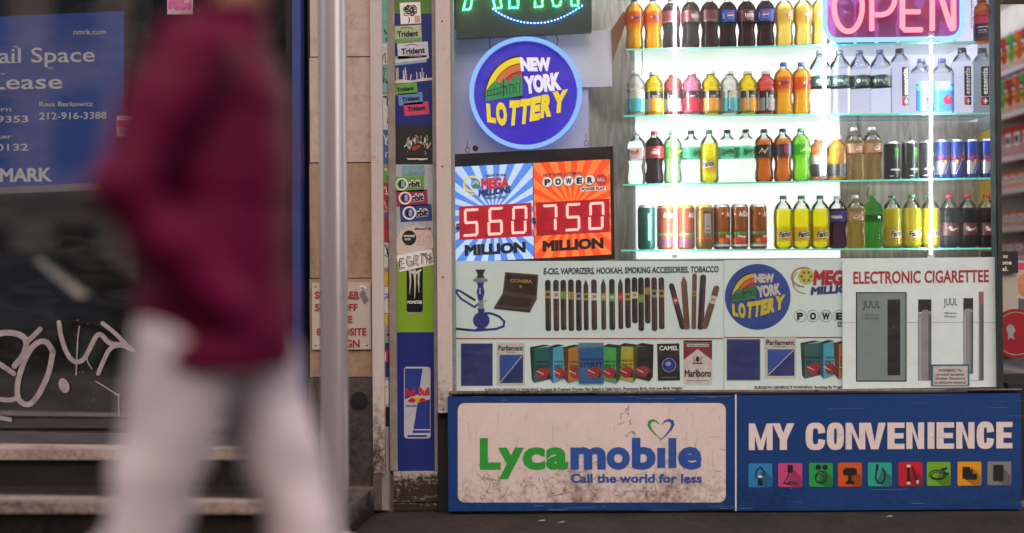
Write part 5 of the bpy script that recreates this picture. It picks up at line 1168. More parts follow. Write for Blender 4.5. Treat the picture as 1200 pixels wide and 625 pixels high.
DR['cream'] = lambda: bottle('c', 'soda_bottle', prof_soda(), CREAM, .20, CAPM('white', '#d8d8d8'), (.114, .167, AWL), art_aw)
DR['ginger'] = lambda: bottle('c', 'soda_bottle', prof_soda(), GING, .185, CAPM('white', '#d8d8d8'), (.122, .163, AWP), art_aw)
DR['grape'] = lambda: bottle('c', 'soda_bottle', prof_soda(), clear_drink('grape_soda', (.04, .012, .03), 1.15), .185, CAPM('white', '#d8d8d8'), (.118, .165, pl_('grape_purple', '#332a78')), lambda f: T_(f, "Welch's", -24, 26, 134, 13, pw, 2, .06))
CLR = clear_drink('clear_soda', (.95, .98, .97), 1.09, .02); SPL = cloudy_drink('sprite_film', (.10, .62, .33), .5)
DR['sprite'] = lambda: bottle('c', 'soda_bottle', prof_soda(), CLR, .20, CAPM('black', '#1a1a1c'), (.112, .162, SPL), lambda f: T_(f, 'Sprite', -20, 38, 124, 23, pk_, 2, .045, .25, 130))
DR['pinkclear'] = lambda: bottle('c', 'soda_bottle', prof_soda(), CLR, .20, CAPM('white', '#d8d8d8'), (.112, .162, cloudy_drink('pale_pink_film', (.80, .62, .60), .4)), lambda f: (T_(f, 'CRAN', -18, 20, 134, 10, pr, 2, .06), f.ell(14, 148, 6, 5, pr, 2, 14), f.ell(-12, 146, 5, 5, pl_('cranberry', '#8a2a3a'), 2, 14)))
LIME = cloudy_drink('lime_soda', (.40, .80, .16), .6)
DR['lime'] = lambda: bottle('c', 'soda_bottle', prof_soda(), cloudy_drink('pale_lime', (.55, .85, .40), .6), .20, CAPM('lightgreen', '#5fa86a'), (.112, .162, cloudy_drink('lime_film', (.14, .60, .12), .4)), lambda f: f.line([(-34, 124), (34, 152)], 9, pl_('lime_yellow', '#d6d02a', .1), 2))
DR['dew'] = lambda: bottle('c', 'soda_bottle', prof_soda(), cloudy_drink('green_soda', (.30, .85, .03), .6), .205, CAPM('green', '#2c9a58'), (.118, .165, cloudy_drink('dew_film', (.12, .60, .05), .4)), lambda f: (f.line([(-30, 130), (0, 146), (30, 140)], 11, pl_('dew_lime', '#8fc32a'), 2), f.line([(-26, 128), (6, 142), (28, 136)], 2, pk_, 3)))
AMB = cloudy_drink('amber_soda', (.74, .20, .012), .6)
DR['amberblack'] = lambda: bottle('c', 'soda_bottle', prof_soda(), AMB, .19, CAPM('black', '#1a1a1c'), (.112, .165, pk_), lambda f: (f.line([(-22, 126), (-6, 148), (6, 128), (20, 150)], 4, pw, 2), T_(f, 'DEW', -12, 16, 132, 10, pl_('amber_print', '#c67a1a'), 3, .06)))
DR['amberviolet'] = lambda: bottle('c', 'soda_bottle', prof_soda(), AMB, .19, CAPM('black', '#1a1a1c'), (.112, .165, pl_('dark_violet', '#2a2038')), lambda f: (f.rect(-18, 122, -4, 158, pr, 2), f.rect(2, 122, 14, 158, pl_('steel_blue', '#4a5a8a'), 2)))
DR['greenale'] = lambda: bottle('c', 'soda_bottle', prof_soda(), clear_drink('green_bottle', (.12, .82, .16), 1.12), .235, CAPM('green_dark', '#1f7a3a'), (.118, .150, clear_drink('green_film', (.05, .50, .12), 1.05)), lambda f: f.ell(30, 138, 8, 6, pw, 2, 14), film=clear_drink('green_pet', (.10, .62, .18), 1.1))
YS = cloudy_drink('yellow_soda', (1, .92, .004), .6)
def art_fan(f, y=58):
    f.ell(4, y + 3, 27, 15, pl_('fan_yellow', '#e8a51a', .1), 1, 28, 8); f.poly([(-4, y + 17), (8, y + 24), (18, y + 19), (6, y + 15)], pg, 2); f.ell(24, y - 10, 8, 9, pl_('pineapple', '#c67a12'), 2, 16); f.poly([(18, y - 1), (24, y + 8), (31, y + 0)], pl_('leaf', '#1f6b32'), 3)
    T_(f, 'Fanta', -27, 30, y - 9, 27, pw, 3, .09, .1, y - 2); T_(f, 'Fanta', -26, 29, y - 8.2, 25.5, pk_, 4.5, .045, .1, y - 1.2)
    f.line([(-16, y - 12), (0, y - 16), (14, y - 13)], 1.4, pk_, 4)
DR['yellow'] = lambda: bottle('c', 'soda_bottle', prof_straight(), YS, .178, CAPM('darkgreen', '#1f7a4a'), (.034, .098, cloudy_drink('yellow_film', (.98, .76, .015), .4)), art_fan)
DR['yellowsmall'] = lambda: bottle('c', 'soda_bottle', prof_straight(), YS, .178, CAPM('darkgreen', '#1f7a4a'), (.05, .115, cloudy_drink('yellow_film', (.98, .76, .015), .4)), lambda f: art_fan(f, 78))
DR['pepper'] = lambda: bottle('c', 'soda_bottle', prof_straight(), COLA, .178, CAPM('red', '#b01a26'), (.055, .112, pl_('pepper_maroon', '#4a141b')), lambda f: (T_(f, 'Dr', -22, -8, 84, 12, pw, 2, .03, .3), T_(f, 'Pepper', -16, 20, 74, 12, pw, 2, .03, .3, 82), f.rect(24, 70, 34, 92, pl_('fact_box', '#8a6a6a'), 2)))
# --- vitamin drinks
def vit(liq, top, low, strip, pip):
    def art(f):
        f.rect(-60, 76, 60, 108, top, 1); f.rect(-60, 19, 60, 76, low, 1); f.rect(-32, 19, -20, 108, strip, 2); T_(f, 'vitaminwater', -20.5, 0, 24, 8, pw if strip is not low else pk_, 3, .03, rot=True, y1=102)
        T_(f, 'power-c', -12, 12, 84, 6, pw, 3, .03); f.rect(-12, 79, 10, 80.4, pw, 3); f.ell(22, 97, 4.4, 4.4, pip, 3, 14); f.rect(24, 22, 27, 74, strip, 3)
    return lambda: bottle('v', 'vitamin_drink_bottle', prof_vit(), liq, .184, CAPM('offwhite', '#d9d7d0'), (.019, .108, pw), art)
VB, VG = pl_('vit_black', '#1c191b'), pl_('vit_silver', '#8f8f93')
DR['vitwhite'] = vit(cloudy_drink('milky', (.86, .86, .78), .55), pl_('vit_pale', '#b8bca8'), pl_('vit_teal', '#3fa5a8', .1), pl_('vit_navy', '#1b4f78'), pl_('vit_olive', '#a8a86a'))
DR['vityellow'] = vit(cloudy_drink('bright_yellow', (.98, .76, .0), .6), VB, pl_('vit_amber', '#d08c14', .1), VG, pl_('vit_amber', '#d08c14', .1))
DR['vitred'] = vit(cloudy_drink('coral_drink', (.80, .12, .10), .6), VB, VG, VB, pl_('vit_rose', '#c84a5a'))
DR['vitpink'] = vit(cloudy_drink('pink_drink', (.92, .30, .48), .6), VB, pl_('vit_crimson', '#cf1f34', .1), pl_('vit_wine', '#7a1428'), pl_('vit_crimson', '#cf1f34', .1))
def vit2(liq, up, dn):
    def art(f): f.rect(-60, 74, 60, 112, up, 1); f.rect(-60, 19, 60, 74, dn, 1); f.rect(-2, 19, 12, 74, VG, 2); T_(f, 'vitamin', 11, 0, 24, 9, pk_, 3, .03, rot=True, y1=72); T_(f, 'XXX', -26, -6, 92, 7, pk_, 3, .03); f.rect(16, 40, 32, 42, pw, 3); f.rect(16, 50, 30, 52, pw, 3)
    return lambda: bottle('v', 'vitamin_drink_bottle', prof_vit(), liq, .184, CAPM('offwhite', '#d9d7d0'), (.019, .112, pw), art)
DR['vitorange'] = vit2(cloudy_drink('peach_drink', (.88, .30, .10), .6), pl_('vit_grey', '#8d8d88'), VB)
DR['vitgold'] = vit2(cloudy_drink('golden_drink', (.97, .52, .01), .6), cloudy_drink('gold_film', (.80, .40, .01), .4), VB)
DR['juice'] = lambda: bottle('v', 'juice_bottle', prof_vit(), cloudy_drink('orange_juice', (.92, .26, .03), .6), .184, CAPM('orange', '#c8501a'), (.019, .130, pl_('juice_magenta', '#b81c4a')), lambda f: (f.rect(-60, 19, 60, 82, pl_('juice_navy', '#231a38'), 1), T_(f, 'vitamin', -26, 26, 62, 8, pw, 3, .03), T_(f, 'energy', -20, 14, 48, 6, pw, 3, .03), f.rect(-24, 40, 20, 41.4, pw, 3)))
# --- waters
WAT = clear_drink('water', (.98, .99, 1.0), 1.09, .02)
PET = glassy('water_film', '#eef3f8', .92, rough=.08, refl=.03)
DR['water'] = lambda: bottle('w', 'water_bottle', prof_water(), WAT, .222, CAPM('lilac', '#8f8fd0'), (.124, .172, pl_('water_green', '#1d3a35')), lambda f: (f.ell(-24, 146, 9, 9, pw, 2, 16), f.ell(26, 150, 9, 8, VG, 2, 12), T_(f, 'Spring', -11, 14, 143, 12, pl_('pale_green_print', '#9ab8a0'), 3, .05), f.ell(18, 136, 6, 6, pl_('moss', '#7a9a8a'), 2, 12)), film=PET)
def art_ess(f): f.rect(-17, 74, 17, 206, pk_, 1); T_(f, 'essentia', 9.5, 0, 82, 25, pw, 2, .02, rot=True, y1=200); f.rect(-17, 34, 17, 71, pl_('ess_black', '#17171a'), 1); f.rect(-17, 34, -3, 71, pr, 2); f.rect(-2, 40, 3, 64, pw, 3); f.rect(-8, 50, 10, 55, pw, 3.5)
DR['essentia'] = lambda: bottle('w', 'water_bottle', prof_tall(), WAT, .232, CAPM('charcoal', '#2c2a38'), None, art_ess, film=PET)
DR['smart'] = lambda: bottle('w', 'water_bottle', prof_tall(), WAT, .232, CAPM('charcoal', '#2c2a38'), None, lambda f: T_(f, 'smartwater', 6, 0, 60, 14, VG, 2, .02, rot=True, y1=200), film=PET)
def art_fiji(f):
    BL_ = pl_('fiji_blue', (.03, .22, .72), .25); f.rect(-46, 10, 46, 128, BL_, 1); f.rect(-46, 100, 46, 138, pl_('fiji_aqua', (.14, .55, .82), .2), .6); T_(f, 'FIJI', -20, 20, 116, 22, pw, 2, .04)
    HB, HD = pl_('hibiscus', '#c21d4a', .12), pl_('hibiscus_dark', '#7d1030')
    for a in range(5): f.ell(12 + 11 * math.cos(a * 1.257 + .3), 58 + 13 * math.sin(a * 1.257 + .3), 10, 10.5, HB, 2 + a * .15, 16)
    f.ell(12, 58, 5, 6, HD, 3.4, 12); f.line([(12, 58), (20, 74)], 2.6, pl_('stamen', '#e0c04a'), 4)
DR['fiji'] = lambda: bottle('w', 'water_bottle', prof_sq(), WAT, .19, CAPM('blue2', '#4a4fc0'), None, art_fiji, film=PET, sq=squash_sq)
# --- cans
SILL_ = mat('can_lid_silver', '#b9bcc2', .3, metal=.8, var=.08)
def can(name, h, r, side, art, top=None, bands=None):
    def mf(z):
        if z > h - .012 or z < .002: return top or SILL_
        for a, b_, m in bands or []:
            if a <= z <= b_: return m
        return side
    P = prof_can(h, r)
    if bands:
        for a, b_, m in bands:
            for z in (a, b_):
                if .012 < z < h - .018:
                    i = next(k for k in range(len(P)) if P[k][1] > z and k > 3); P.insert(i, (r, z))
    return bottle('k', name, P, None, 0, None, None, art, can=(side, mf, SILL_))
cm = lambda n, c, m=.25: mat('can_' + n, c, .35, metal=m, var=.10, vscale=30)
def art_teal(f):
    for i in range(26): f.line([(random.uniform(-30, 30), random.uniform(60, 170)) for _ in range(2)] if 0 else [(x := random.uniform(-30, 30), y := random.uniform(50, 172)), (x + random.uniform(-5, 5), y + random.uniform(-10, 10))], 1.6, pl_('blossom', '#b86a8a') if i % 2 else pk_, 2 + i * .02)
    f.rect(-8, 40, 6, 160, pl_('teal_pale', '#8fc9b8'), 1)
DR['canteal'] = lambda: can('drink_can', .198, .0385, cm('teal', '#25665a'), art_teal)
def art_stripe(f):
    for i in range(15): f.rect(-60, 84 + i * 6, 60, 86.4 + i * 6, pl_('stripe_red', '#b5402a'), 1)
    for i in range(5): f.rect(-60, 20 + i * 6, 60, 23 + i * 6, pl_('stripe_violet', '#7a3a7a'), 1)
    T_(f, 'AriZona', -6, 50, 142, 22, pw, 2, .05); f.rect(-60, 62, 60, 70, pl_('stripe_green', '#5a9a5a'), 1.5)
DR['canstripe'] = lambda: can('drink_can', .196, .0385, cm('peach', '#9a5430'), art_stripe, cm('rim_gold', '#c9a04a', .6))
DR['cangold'] = lambda: can('drink_can', .198, .0385, cm('gold', '#80601f', .4), lambda f: (f.rect(-14, 70, 14, 160, VG, 1), T_(f, 'ARNOLD', -22, 22, 158, 12, pk_, 2, .05), f.rect(-60, 44, 60, 52, pl_('rust_band', '#a8522a'), 2), T_(f, 'HALF & HALF', -24, 24, 34, 7, pr, 2, .05), f.rect(-10, 80, 10, 84, pk_, 2), f.rect(-10, 100, 10, 104, pk_, 2)), cm('rim_gold', '#c9a04a', .6))
def art_mango(f):
    f.rect(-60, 66, 60, 76, pl_('mango_green', '#3c8a3a'), 1); f.ell(4, 40, 15, 14, pl_('mango_red', '#c2321e'), 2, 18); f.ell(-18, 38, 13, 11, pl_('mango_orange', '#d8671e'), 1.6, 18); f.ell(26, 38, 12, 12, pl_('mango_red', '#c2321e'), 1.7, 18); f.rect(-60, 12, 60, 22, pl_('mango_pale', '#a8c0c0'), 1); f.rect(-60, 24, -6, 28, pg, 2.4)
    T_(f, 'AriZona', 4, 62, 146, 22, pw, 2, .05); f.poly([(-22, 168), (-6, 168), (-6, 154), (-14, 146), (-22, 154)], pl_('shield', '#9a2440'), 2); T_(f, 'B', -18, -10, 154, 8, pw, 3, .05); T_(f, 'Mango', 2, 40, 52, 11, pw, 3, .05)
DR['canmango'] = lambda: can('drink_can', .200, .0385, cm('mango', '#8a4e15'), art_mango)
def art_mon(f, ):
    G = pl_('claw_green', '#3f8a2a', .05)
    f.line([(2, 138), (4, 110), (1, 84)], [5, 4, 1], G, 1); f.line([(11, 140), (12, 112), (13, 74)], [6, 4, 1], G, 1); f.line([(20, 138), (20, 114), (22, 90)], [5, 3.6, 1], G, 1); f.line([(-3, 140), (11, 134), (26, 140)], [3, 6, 3], G, 1.3)
    T_(f, 'MONSTER', -16, 34, 40, 8, pw, 2, .05); T_(f, 'ENERGY', -2, 22, 29, 4.5, G, 2, .03); f.rect(-22, 14, -4, 17, pw, 2)
DR['canblack'] = lambda: can('drink_can', .172, .0345, cm('black', '#131518'), art_mon)
CB_ = cm('blue', '#1d3a94', .4); CS_ = cm('silver', '#a5a9b4', .6)
def art_bull(f):
    f.poly([(-50, 20), (-10, 20), (10, 80), (-50, 80)], CS_, 1); f.poly([(20, 84), (60, 84), (60, 152), (38, 152)], CS_, 1)
    T_(f, 'Red', -30, -6, 88, 16, pr, 3, .07); T_(f, 'Bull', 6, 34, 88, 16, pr, 3, .07); f.ell(0, 76, 8, 7, pl_('bull_yellow', '#d8b02a'), 2, 16); f.poly([(-20, 72), (-12, 82), (-3, 78), (-6, 70)], pr, 3); f.poly([(20, 72), (12, 82), (3, 78), (6, 70)], pr, 3); f.line([(-4, 20), (22, 82), (38, 152)], 2, pw, 2)
DR['canblue'] = lambda: can('drink_can', .176, .0310, CB_, art_bull)

KIND = dict(orange=('plastic bottle of orange soda with an orange label', 'orange sodas'), cola100=('dark cola bottle with white 100 on maroon label', 'dark colas'), colared=('dark cola bottle with a plain maroon label', 'dark colas'), pepsi=('dark cola bottle with a blue label and round logo', 'blue label colas'),
    coke=('dark cola bottle with red cap and red label', 'dark colas'), cream=('pale yellow cream soda bottle with oval logo', 'cream sodas'), ginger=('amber soda bottle with peach label and oval logo', 'amber sodas'), grape=('dark grape soda bottle with purple label', 'grape sodas'),
    sprite=('clear soda bottle with green label and black cap', 'clear sodas'), pinkclear=('clear soda bottle with pale pink fruit label', 'clear sodas'), lime=('pale lime soda bottle with yellow slash label', 'green sodas'), dew=('bright green soda bottle with green cap', 'green sodas'),
    amberblack=('amber soda bottle with black graffiti label', 'amber sodas'), amberviolet=('amber soda bottle with dark violet label', 'amber sodas'), greenale=('green glassy soda bottle with green cap', 'green sodas'), yellow=('yellow soda bottle with fruit label', 'yellow sodas'), yellowsmall=('yellow soda bottle among the clear sodas', 'yellow sodas'),
    pepper=('dark maroon soda bottle with red cap', 'maroon sodas'), vitwhite=('milky white drink bottle with teal label', 'vitamin drinks'), vityellow=('yellow drink bottle with black and amber label', 'vitamin drinks'), vitred=('coral drink bottle with silver label', 'vitamin drinks'), vitpink=('pink drink bottle with crimson label', 'vitamin drinks'),
    vitorange=('peach drink bottle with grey and black label', 'vitamin drinks'), vitgold=('golden drink bottle with black label', 'vitamin drinks'), juice=('orange drink bottle with magenta and navy label', 'vitamin drinks'), water=('ribbed water bottle with dark green label', 'green label waters'), essentia=('tall water bottle with upright black label', 'black label waters'),
    smart=('tall water bottle with faint grey lettering', 'black label waters'), fiji=('square blue water bottle with red flower', 'flower waters'), canteal=('tall teal can with blossom twigs', 'tall tea cans'), canstripe=('tall peach can with red stripes', 'tall tea cans'), cangold=('tall gold can with dark lettering', 'tall tea cans'), canmango=('tall orange can with fruit picture', 'tall tea cans'),
    canblack=('black energy drink can with green claw marks', 'black energy cans'), canblue=('blue and silver energy drink can', 'blue energy cans'))
ROWS = [[(743.5, 'orange'), (765, 'orange'), (786.5, 'colared'), (809, 'cola100'), (831.5, 'colared'), (853, 'pepsi'), (875, 'cola100'), (897, 'pepsi'), (919, 'cream'), (941, 'cream'), (961.5, 'cream'), (990, 'grape'), (1014, 'colared'), (1040, 'pepsi'), (1066, 'vitgold'), (1089, 'vityellow'), (1110, 'sprite'), (1131, 'smart'), (1151.5, 'juice')],
        [(745.5, 'vitwhite'), (767, 'vityellow'), (789.5, 'vitred'), (811.5, 'vitpink'), (833.5, 'vityellow'), (855.5, 'vitwhite'), (877, 'vityellow'), (898.5, 'vitred'), (919, 'orange'), (940, 'orange'), (962, 'water'), (985, 'water'), (1008.5, 'water'), (1032, 'water'), (1055.5, 'essentia'), (1080, 'fiji'), (1104.5, 'fiji'), (1128, 'essentia'), (1152.5, 'essentia')],
        [(746.5, 'pinkclear'), (767, 'coke'), (788.5, 'lime'), (810, 'sprite'), (831, 'yellowsmall'), (852.5, 'sprite'), (874, 'sprite'), (895.5, 'amberblack'), (917, 'amberviolet'), (938.5, 'dew'), (960, 'vitorange'), (981, 'vitgold'), (1001, 'ginger'), (1022, 'ginger'), (1045.5, 'canblack'), (1066, 'canblack'), (1086, 'canblack'), (1105, 'canblue'), (1121.5, 'canblue'), (1138.5, 'canblue'), (1156, 'canblue')],
        [(757, 'canteal'), (779.5, 'canstripe'), (803.5, 'canstripe'), (824.5, 'cangold'), (845.5, 'canmango'), (866.5, 'canmango'), (888, 'canmango'), (917, 'yellow'), (938.5, 'yellow'), (960.5, 'yellow'), (981, 'grape'), (1001.5, 'ginger'), (1022, 'greenale'), (1045.5, 'yellow'), (1067.5, 'yellow'), (1089.5, 'yellow'), (1111.5, 'pepper'), (1133.5, 'pepper'), (1155.5, 'pepper')]]
ORD = 'first second third fourth fifth sixth seventh eighth ninth tenth eleventh twelfth thirteenth fourteenth fifteenth sixteenth seventeenth eighteenth nineteenth twentieth twenty-first'.split()
RN = ['top', 'second', 'third', 'bottom']
PROTO = {}; random.seed(3)
for ri, row in enumerate(ROWS):
    for k, (px_, kd) in enumerate(row):
        x = W(px_, 200 if ri else 30, YB).x - (.0 if ri else .0)
        z = shelf_z(ri, x) + .0006
        y = YB + random.uniform(-.006, .006) + (.02 if kd == 'smart' else 0)
        if kd not in PROTO: o = DR[kd](); PROTO[kd] = o; o.location = (x, y, z)
        else: o = copy_tree(PROTO[kd], (x, y, z))
        o.rotation_euler = (0, 0, random.uniform(-.42, .42) if kd not in ('essentia', 'fiji', 'yellow', 'pepper') else random.uniform(-.2, .2))
        ds, gr = KIND[kd]
        o['label'] = f'{ds}, {ORD[k]} along the {RN[ri]} shelf'; o['category'] = 'can' if 'can' in kd else 'bottle'; o['group'] = gr + ' on the glass shelves'
        assert len(o['label'].split()) <= 16, o['label']
# wires and pegs against the back boards
for P, lb in (([(1005, 143), (1006, 152), (1010, 163), (1013, 172), (1011, 182)], 'thin black cable hanging behind the amber sodas'), ([(1018, 220), (1016, 228), (1021, 240), (1025, 247)], 'short black cable dangling above the green soda bottle'), ([(1068, 160), (1065, 168), (1062, 176)], 'short black cable behind the black cans'), ([(752, 90), (753, 68), (751, 60)], 'thin dark cable above the first milky drink')):
    s = Solid(); s.tube([W(x, y, .33 if P[0][0] > 800 else .25) for x, y in P], .0022, DARKMETAL, 6); tag(s.build('cable'), lb, 'cable')
# ================================================================ inside of the shop, seen past the window frame
INW = mat('shop_wall_white', '#c9c6c2', .6, var=.06)
s = Solid(); s.box(-1, 7, 4.2, 4.3, 0, 3, INW); struct(s.build('back_wall'))
s = Solid(); s.box(-1, 7, .42, 4.2, 2.86, 2.9, INW); struct(s.build('shop_ceiling'))
s = Solid(); s.box(-.6, 7, .03, 4.2, -.02, .012, mat('shop_tiles', '#6b625b', .4, var=.15, vscale=3)); struct(s.build('shop_floor'))
s = Solid(); s.box(3.02, 3.1, .35, 4.2, .012, 2.86, INW); struct(s.build('shop_side_wall'))
t = thing('ceiling_light', 'flat white ceiling lamp inside the shop above the snack shelves', 'ceiling light', (2.2, 1.6, 2.84))
s = Solid(); s.box(1.75, 2.55, .7, 2.4, 2.83, 2.858, mat('lamp_frame', '#b9b9b9', .4)); s.build('lamp_frame', t, bevel=.004)
s = Solid(); s.box(1.79, 2.51, .74, 2.36, 2.826, 2.829, glow('ceiling_lamp', (1, .97, .95), 5.5)); s.build('diffuser', t)
LINT = mat('brown_lintel', '#5b4130', .6, var=.2)
s = Solid(); a = W(1177, 4, .1); s.box(W(1177, 0, .06).x, 3.6, .02, .12, a.z, a.z + .35, LINT); tag(s.build('door_lintel', None, bevel=.004), 'brown lintel over the shop doorway', 'lintel')
s = Solid(); s.box(2.74, 3.9, -.02, .3, 0, 2.9, mat('far_post', '#8d8680', .5, var=.1)); tag(s.build('doorway_pier'), 'grey pier beyond the shop doorway', 'pier')
# snack shelving along the side wall
sh = thing('snack_shelving', 'grey wire-fronted snack shelving along the shop side wall', 'shelving', (2.8, .5, .012))
RAILM = frosted('price_rail', .22, (.8, .68, .7)); GX = 2.615; tiers = [2.085, 1.855, 1.625, 1.455, 1.255, 1.105, .8, .5, .15]
s = Solid(); s.box(2.80, 2.82, .40, 2.2, .012, 2.5, mat('shelf_back', '#c5bfc0', .5)); s.build('back_panel', sh)
for z in tiers:
    s = Solid(); s.box(GX, 2.798, .42, 2.2, z - .022, z, mat('shelf_sheet', '#cfc8ca', .4)); s.build('shelf', sh, bevel=.003)
    s = Solid(); s.box(GX - .004, GX - .001, .42, 2.2, z - .03, z + (.032 if z > 1.8 or z < 1 else .06), RAILM); s.build('price_rail', sh)
def chips(name, base, h=.185, r=.036):
    t = bpy.data.objects.new(name, None); COL.objects.link(t)
    m = mat('tube_' + base, {'red': '#a8231f', 'green': '#4f9a3c', 'orange': '#c9661f'}[base], .35, var=.1)
    s = Solid(); s.lathe([(0, .0), (r * .97, 0), (r, .003), (r, h)], m, 20); rooted(s.build('tube', None, smooth=True, auto=40), t)
    s = Solid(); s.lathe([(r * 1.02, h - .004), (r * 1.04, h), (r * 1.03, h + .008), (0, h + .008)], mat('tube_lid', '#d5d3cf', .3), 20); rooted(s.build('tube_lid', None, smooth=True, auto=40), t)
    def mp(q): a = q[0] / 1000 / (r + .0006); return Vector((-(r + .0006 + q[2]) * math.cos(a), (r + .0006) * math.sin(a) * -1, q[1] / 1000))
    f = Flat(mp, step=.0002); f.ell(0, 122, 16, 22, pk_, 1, 16); f.ell(0, 118, 12, 10, pw, 2, 16); f.line([(-22, 86), (22, 96)], 12, pl_('tube_yellow', '#d8a82a'), 1.5); f.ell(0, 46, 18, 20, pl_('chip_gold', '#d0923a'), 1, 16); f.ell(6, 40, 10, 9, pl_('chip_light', '#dcb46a'), 2, 14)
    rooted(f.build('printed_label', None, cuts=[-18, -12, -6, 0, 6, 12, 18]), t); return t
PR = {}
for ti, seq in ((0, ['red', 'red', 'green', 'orange', 'red', 'green']), (1, ['red', 'green', 'red', 'orange', 'green', 'red'])):
    for k, b_ in enumerate(seq):
        loc = (GX + .045, 1.09 - k * .079 + ti * .02, tiers[ti] + .001)
        if b_ not in PR: o = chips('chip_tube', b_); PR[b_] = o; o.location = loc
        else: o = copy_tree(PR[b_], loc)
        o['label'] = f'{b_} crisps tube with a cream lid, {ORD[k]} from the back on the {["upper", "lower"][ti]} snack shelf'; o['category'] = 'snack tube'; o['group'] = 'crisps tubes on the snack shelves'
def pkt(name, c, w, h, d, kind):
    t = bpy.data.objects.new(name, None); COL.objects.link(t)
    s = Solid(); s.box(0, d, -w / 2, w / 2, 0, h, mat('packet_' + c[0], c[1], .4, var=.15)); rooted(s.build('carton', None, bevel=.003), t)
    s = Solid(); s.box(-.0008, 0, -w * .34, w * .34, h * .35, h * .8, pw); s.box(-.0016, -.0006, -w * .2, w * .2, h * .45, h * .7, pk_); rooted(s.build('printed_label', None), t); return t
PK2 = {}
for ti, c, w, h, n in ((2, ('red', '#a8201f'), .085, .15, 5), (3, ('orange', '#c9621d'), .07, .085, 8), (4, ('amber', '#b9561f'), .07, .08, 8), (5, ('crimson', '#9a1c22'), .09, .07, 6)):
    for k in range(n):
        loc = (GX + .012, 1.12 - k * (w + .006), tiers[ti] + .001)
        if ti not in PK2: o = pkt('snack_carton', c, w, h, .12, 0); PK2[ti] = o; o.location = loc
        else: o = copy_tree(PK2[ti], loc)
        o['label'] = f'{c[0]} snack carton, {ORD[k]} from the back of its shelf row'; o['category'] = 'carton'; o['group'] = f'{c[0]} snack cartons'
# things just inside the doorway
ds = thing('black_notice', 'small black notice with white letters just inside the doorway', 'notice', W(1184, 320, .12))
s = Solid(); s.pbox(1150, 294.5, 1193, 320, .12, .004, pal['black']); s.build('notice_board', ds, bevel=.001)
f = Flat(flatmap(.1195)); f.text('not', 1175.5, 1181, 302.5, 5, WHITEINK, 1, b=.02); f.text('one', 1173.5, 1185.5, 310, 5, WHITEINK, 1, b=.02); f.text('al.', 1173, 1182, 317.5, 5, WHITEINK, 1, b=.02); f.build('lettering', ds)
s = Solid(); s.pbox(1140, 320.5, 1193, 425, .14, .006, mat('cream_board', '#a9a69c', .5, var=.08)); tag(s.build('cream_board', None), 'cream board under the black notice inside the doorway', 'board')
rd = thing('round_red_sign', 'round red disc sign with a pale emblem inside the doorway', 'sign', W(1190, 420, .10))
s = Solid(); c = W(1191, 391, .10); s.disc((c.x, c.z), 29 * (D + .1) / FPX, .10, .106, mat('disc_red', '#8a1420', .4, var=.12)); s.build('sign_disc', rd, bevel=.001)
f = Flat(flatmap(.0995)); f.ring(1191, 391, 25, 25, 1, pal['grey'], 1, 40); f.poly([(1179, 384), (1183, 380), (1188, 382), (1190, 388), (1187, 392), (1189, 398), (1184, 396), (1181, 399), (1181, 392)], pal['grey'], 2); f.text('SINCE', 1176, 1188, 405, 4, pal['grey'], 2, b=.02) if 0 else None
f.build('emblem', rd)
mg = thing('magazine', 'magazine with an orange and pink cover beside the black notice', 'magazine', W(1204, 350, .2))
s = Solid(); s.pbox(1192.5, 305, 1226, 350, .2, .006, mat('cover_pale', '#b8a8a0', .35, var=.2)); s.build('cover', mg)
f = Flat(flatmap(.1995)); f.ell(1204, 334, 12, 15, mat('cover_skin', '#b87a58', .4, var=.3, vscale=30), 1, 20); f.rect(1193, 308, 1225, 316, pal['pink'], 1); f.build('cover_picture', mg)
s = Solid(); s.box(2.2, 3.0, .10, .5, .012, .53, mat('dark_counter', '#16161a', .5, var=.2)); tag(s.build('low_counter', None, bevel=.006), 'dark low counter behind the doorway ledge', 'counter')

# ================================================================ across the street (seen only in the reflections)
BT = mat('sandstone', '#e6c4ab', .8, var=.15, vscale=1.2, bump=.2, bscale=8); WFR = mat('window_trim', '#a8a199', .6); WGL = mat('dark_window_glass', '#15171b', .1, var=.2, spec=.8)
bd = thing('apartment_house', 'tan stone apartment house with fire escape across the street', 'building', (-6, -16, 0))
s = Solid(); s.box(-26, 12, -20, -16, 0, 9.5, BT); s.build('wall', bd)
s = Solid(); s.box(-26.2, 12.2, -16.25, -15.8, 9.5, 10.1, WFR); s.build('cornice', bd, bevel=.05)
s = Solid(); s.box(-26, 12, -15.98, -15.85, 2.55, 2.85, WFR); s.build('string_course', bd, bevel=.02)
for i in range(16):
    x = -25 + i * 2.3
    for z0, z1 in ((.75, 2.1), (3.4, 5.1), (6.3, 8.0)):
        s = Solid(); s.box(x - .62, x + .62, -16.01, -15.93, z0 - .12, z1 + .12, WFR); fr = s.build('window', bd, bevel=.01)
        s = Solid(); s.box(x - .5, x - .02, -15.95, -15.92, z0, z1, WGL); s.box(x + .02, x + .5, -15.95, -15.92, z0, z1, WGL); p_ = s.build('pane', None); p_.parent = fr
fe = Solid()
for z in (2.95, 5.75, 8.3):
    fe.box(-11.4, -7.4, -15.8, -14.9, z, z + .06, DARKMETAL); fe.box(-11.4, -7.4, -14.94, -14.9, z + .9, z + .95, DARKMETAL); fe.box(-11.4, -7.4, -14.94, -14.9, z + .45, z + .48, DARKMETAL)
    for k in range(21): fe.box(-11.4 + k * .2, -11.37 + k * .2, -14.93, -14.91, z + .06, z + .9, DARKMETAL)
for x in (-11.3, -9.2, -7.5): fe.box(x - .05, x + .05, -14.98, -14.92, 2.9, 9.3, DARKMETAL)
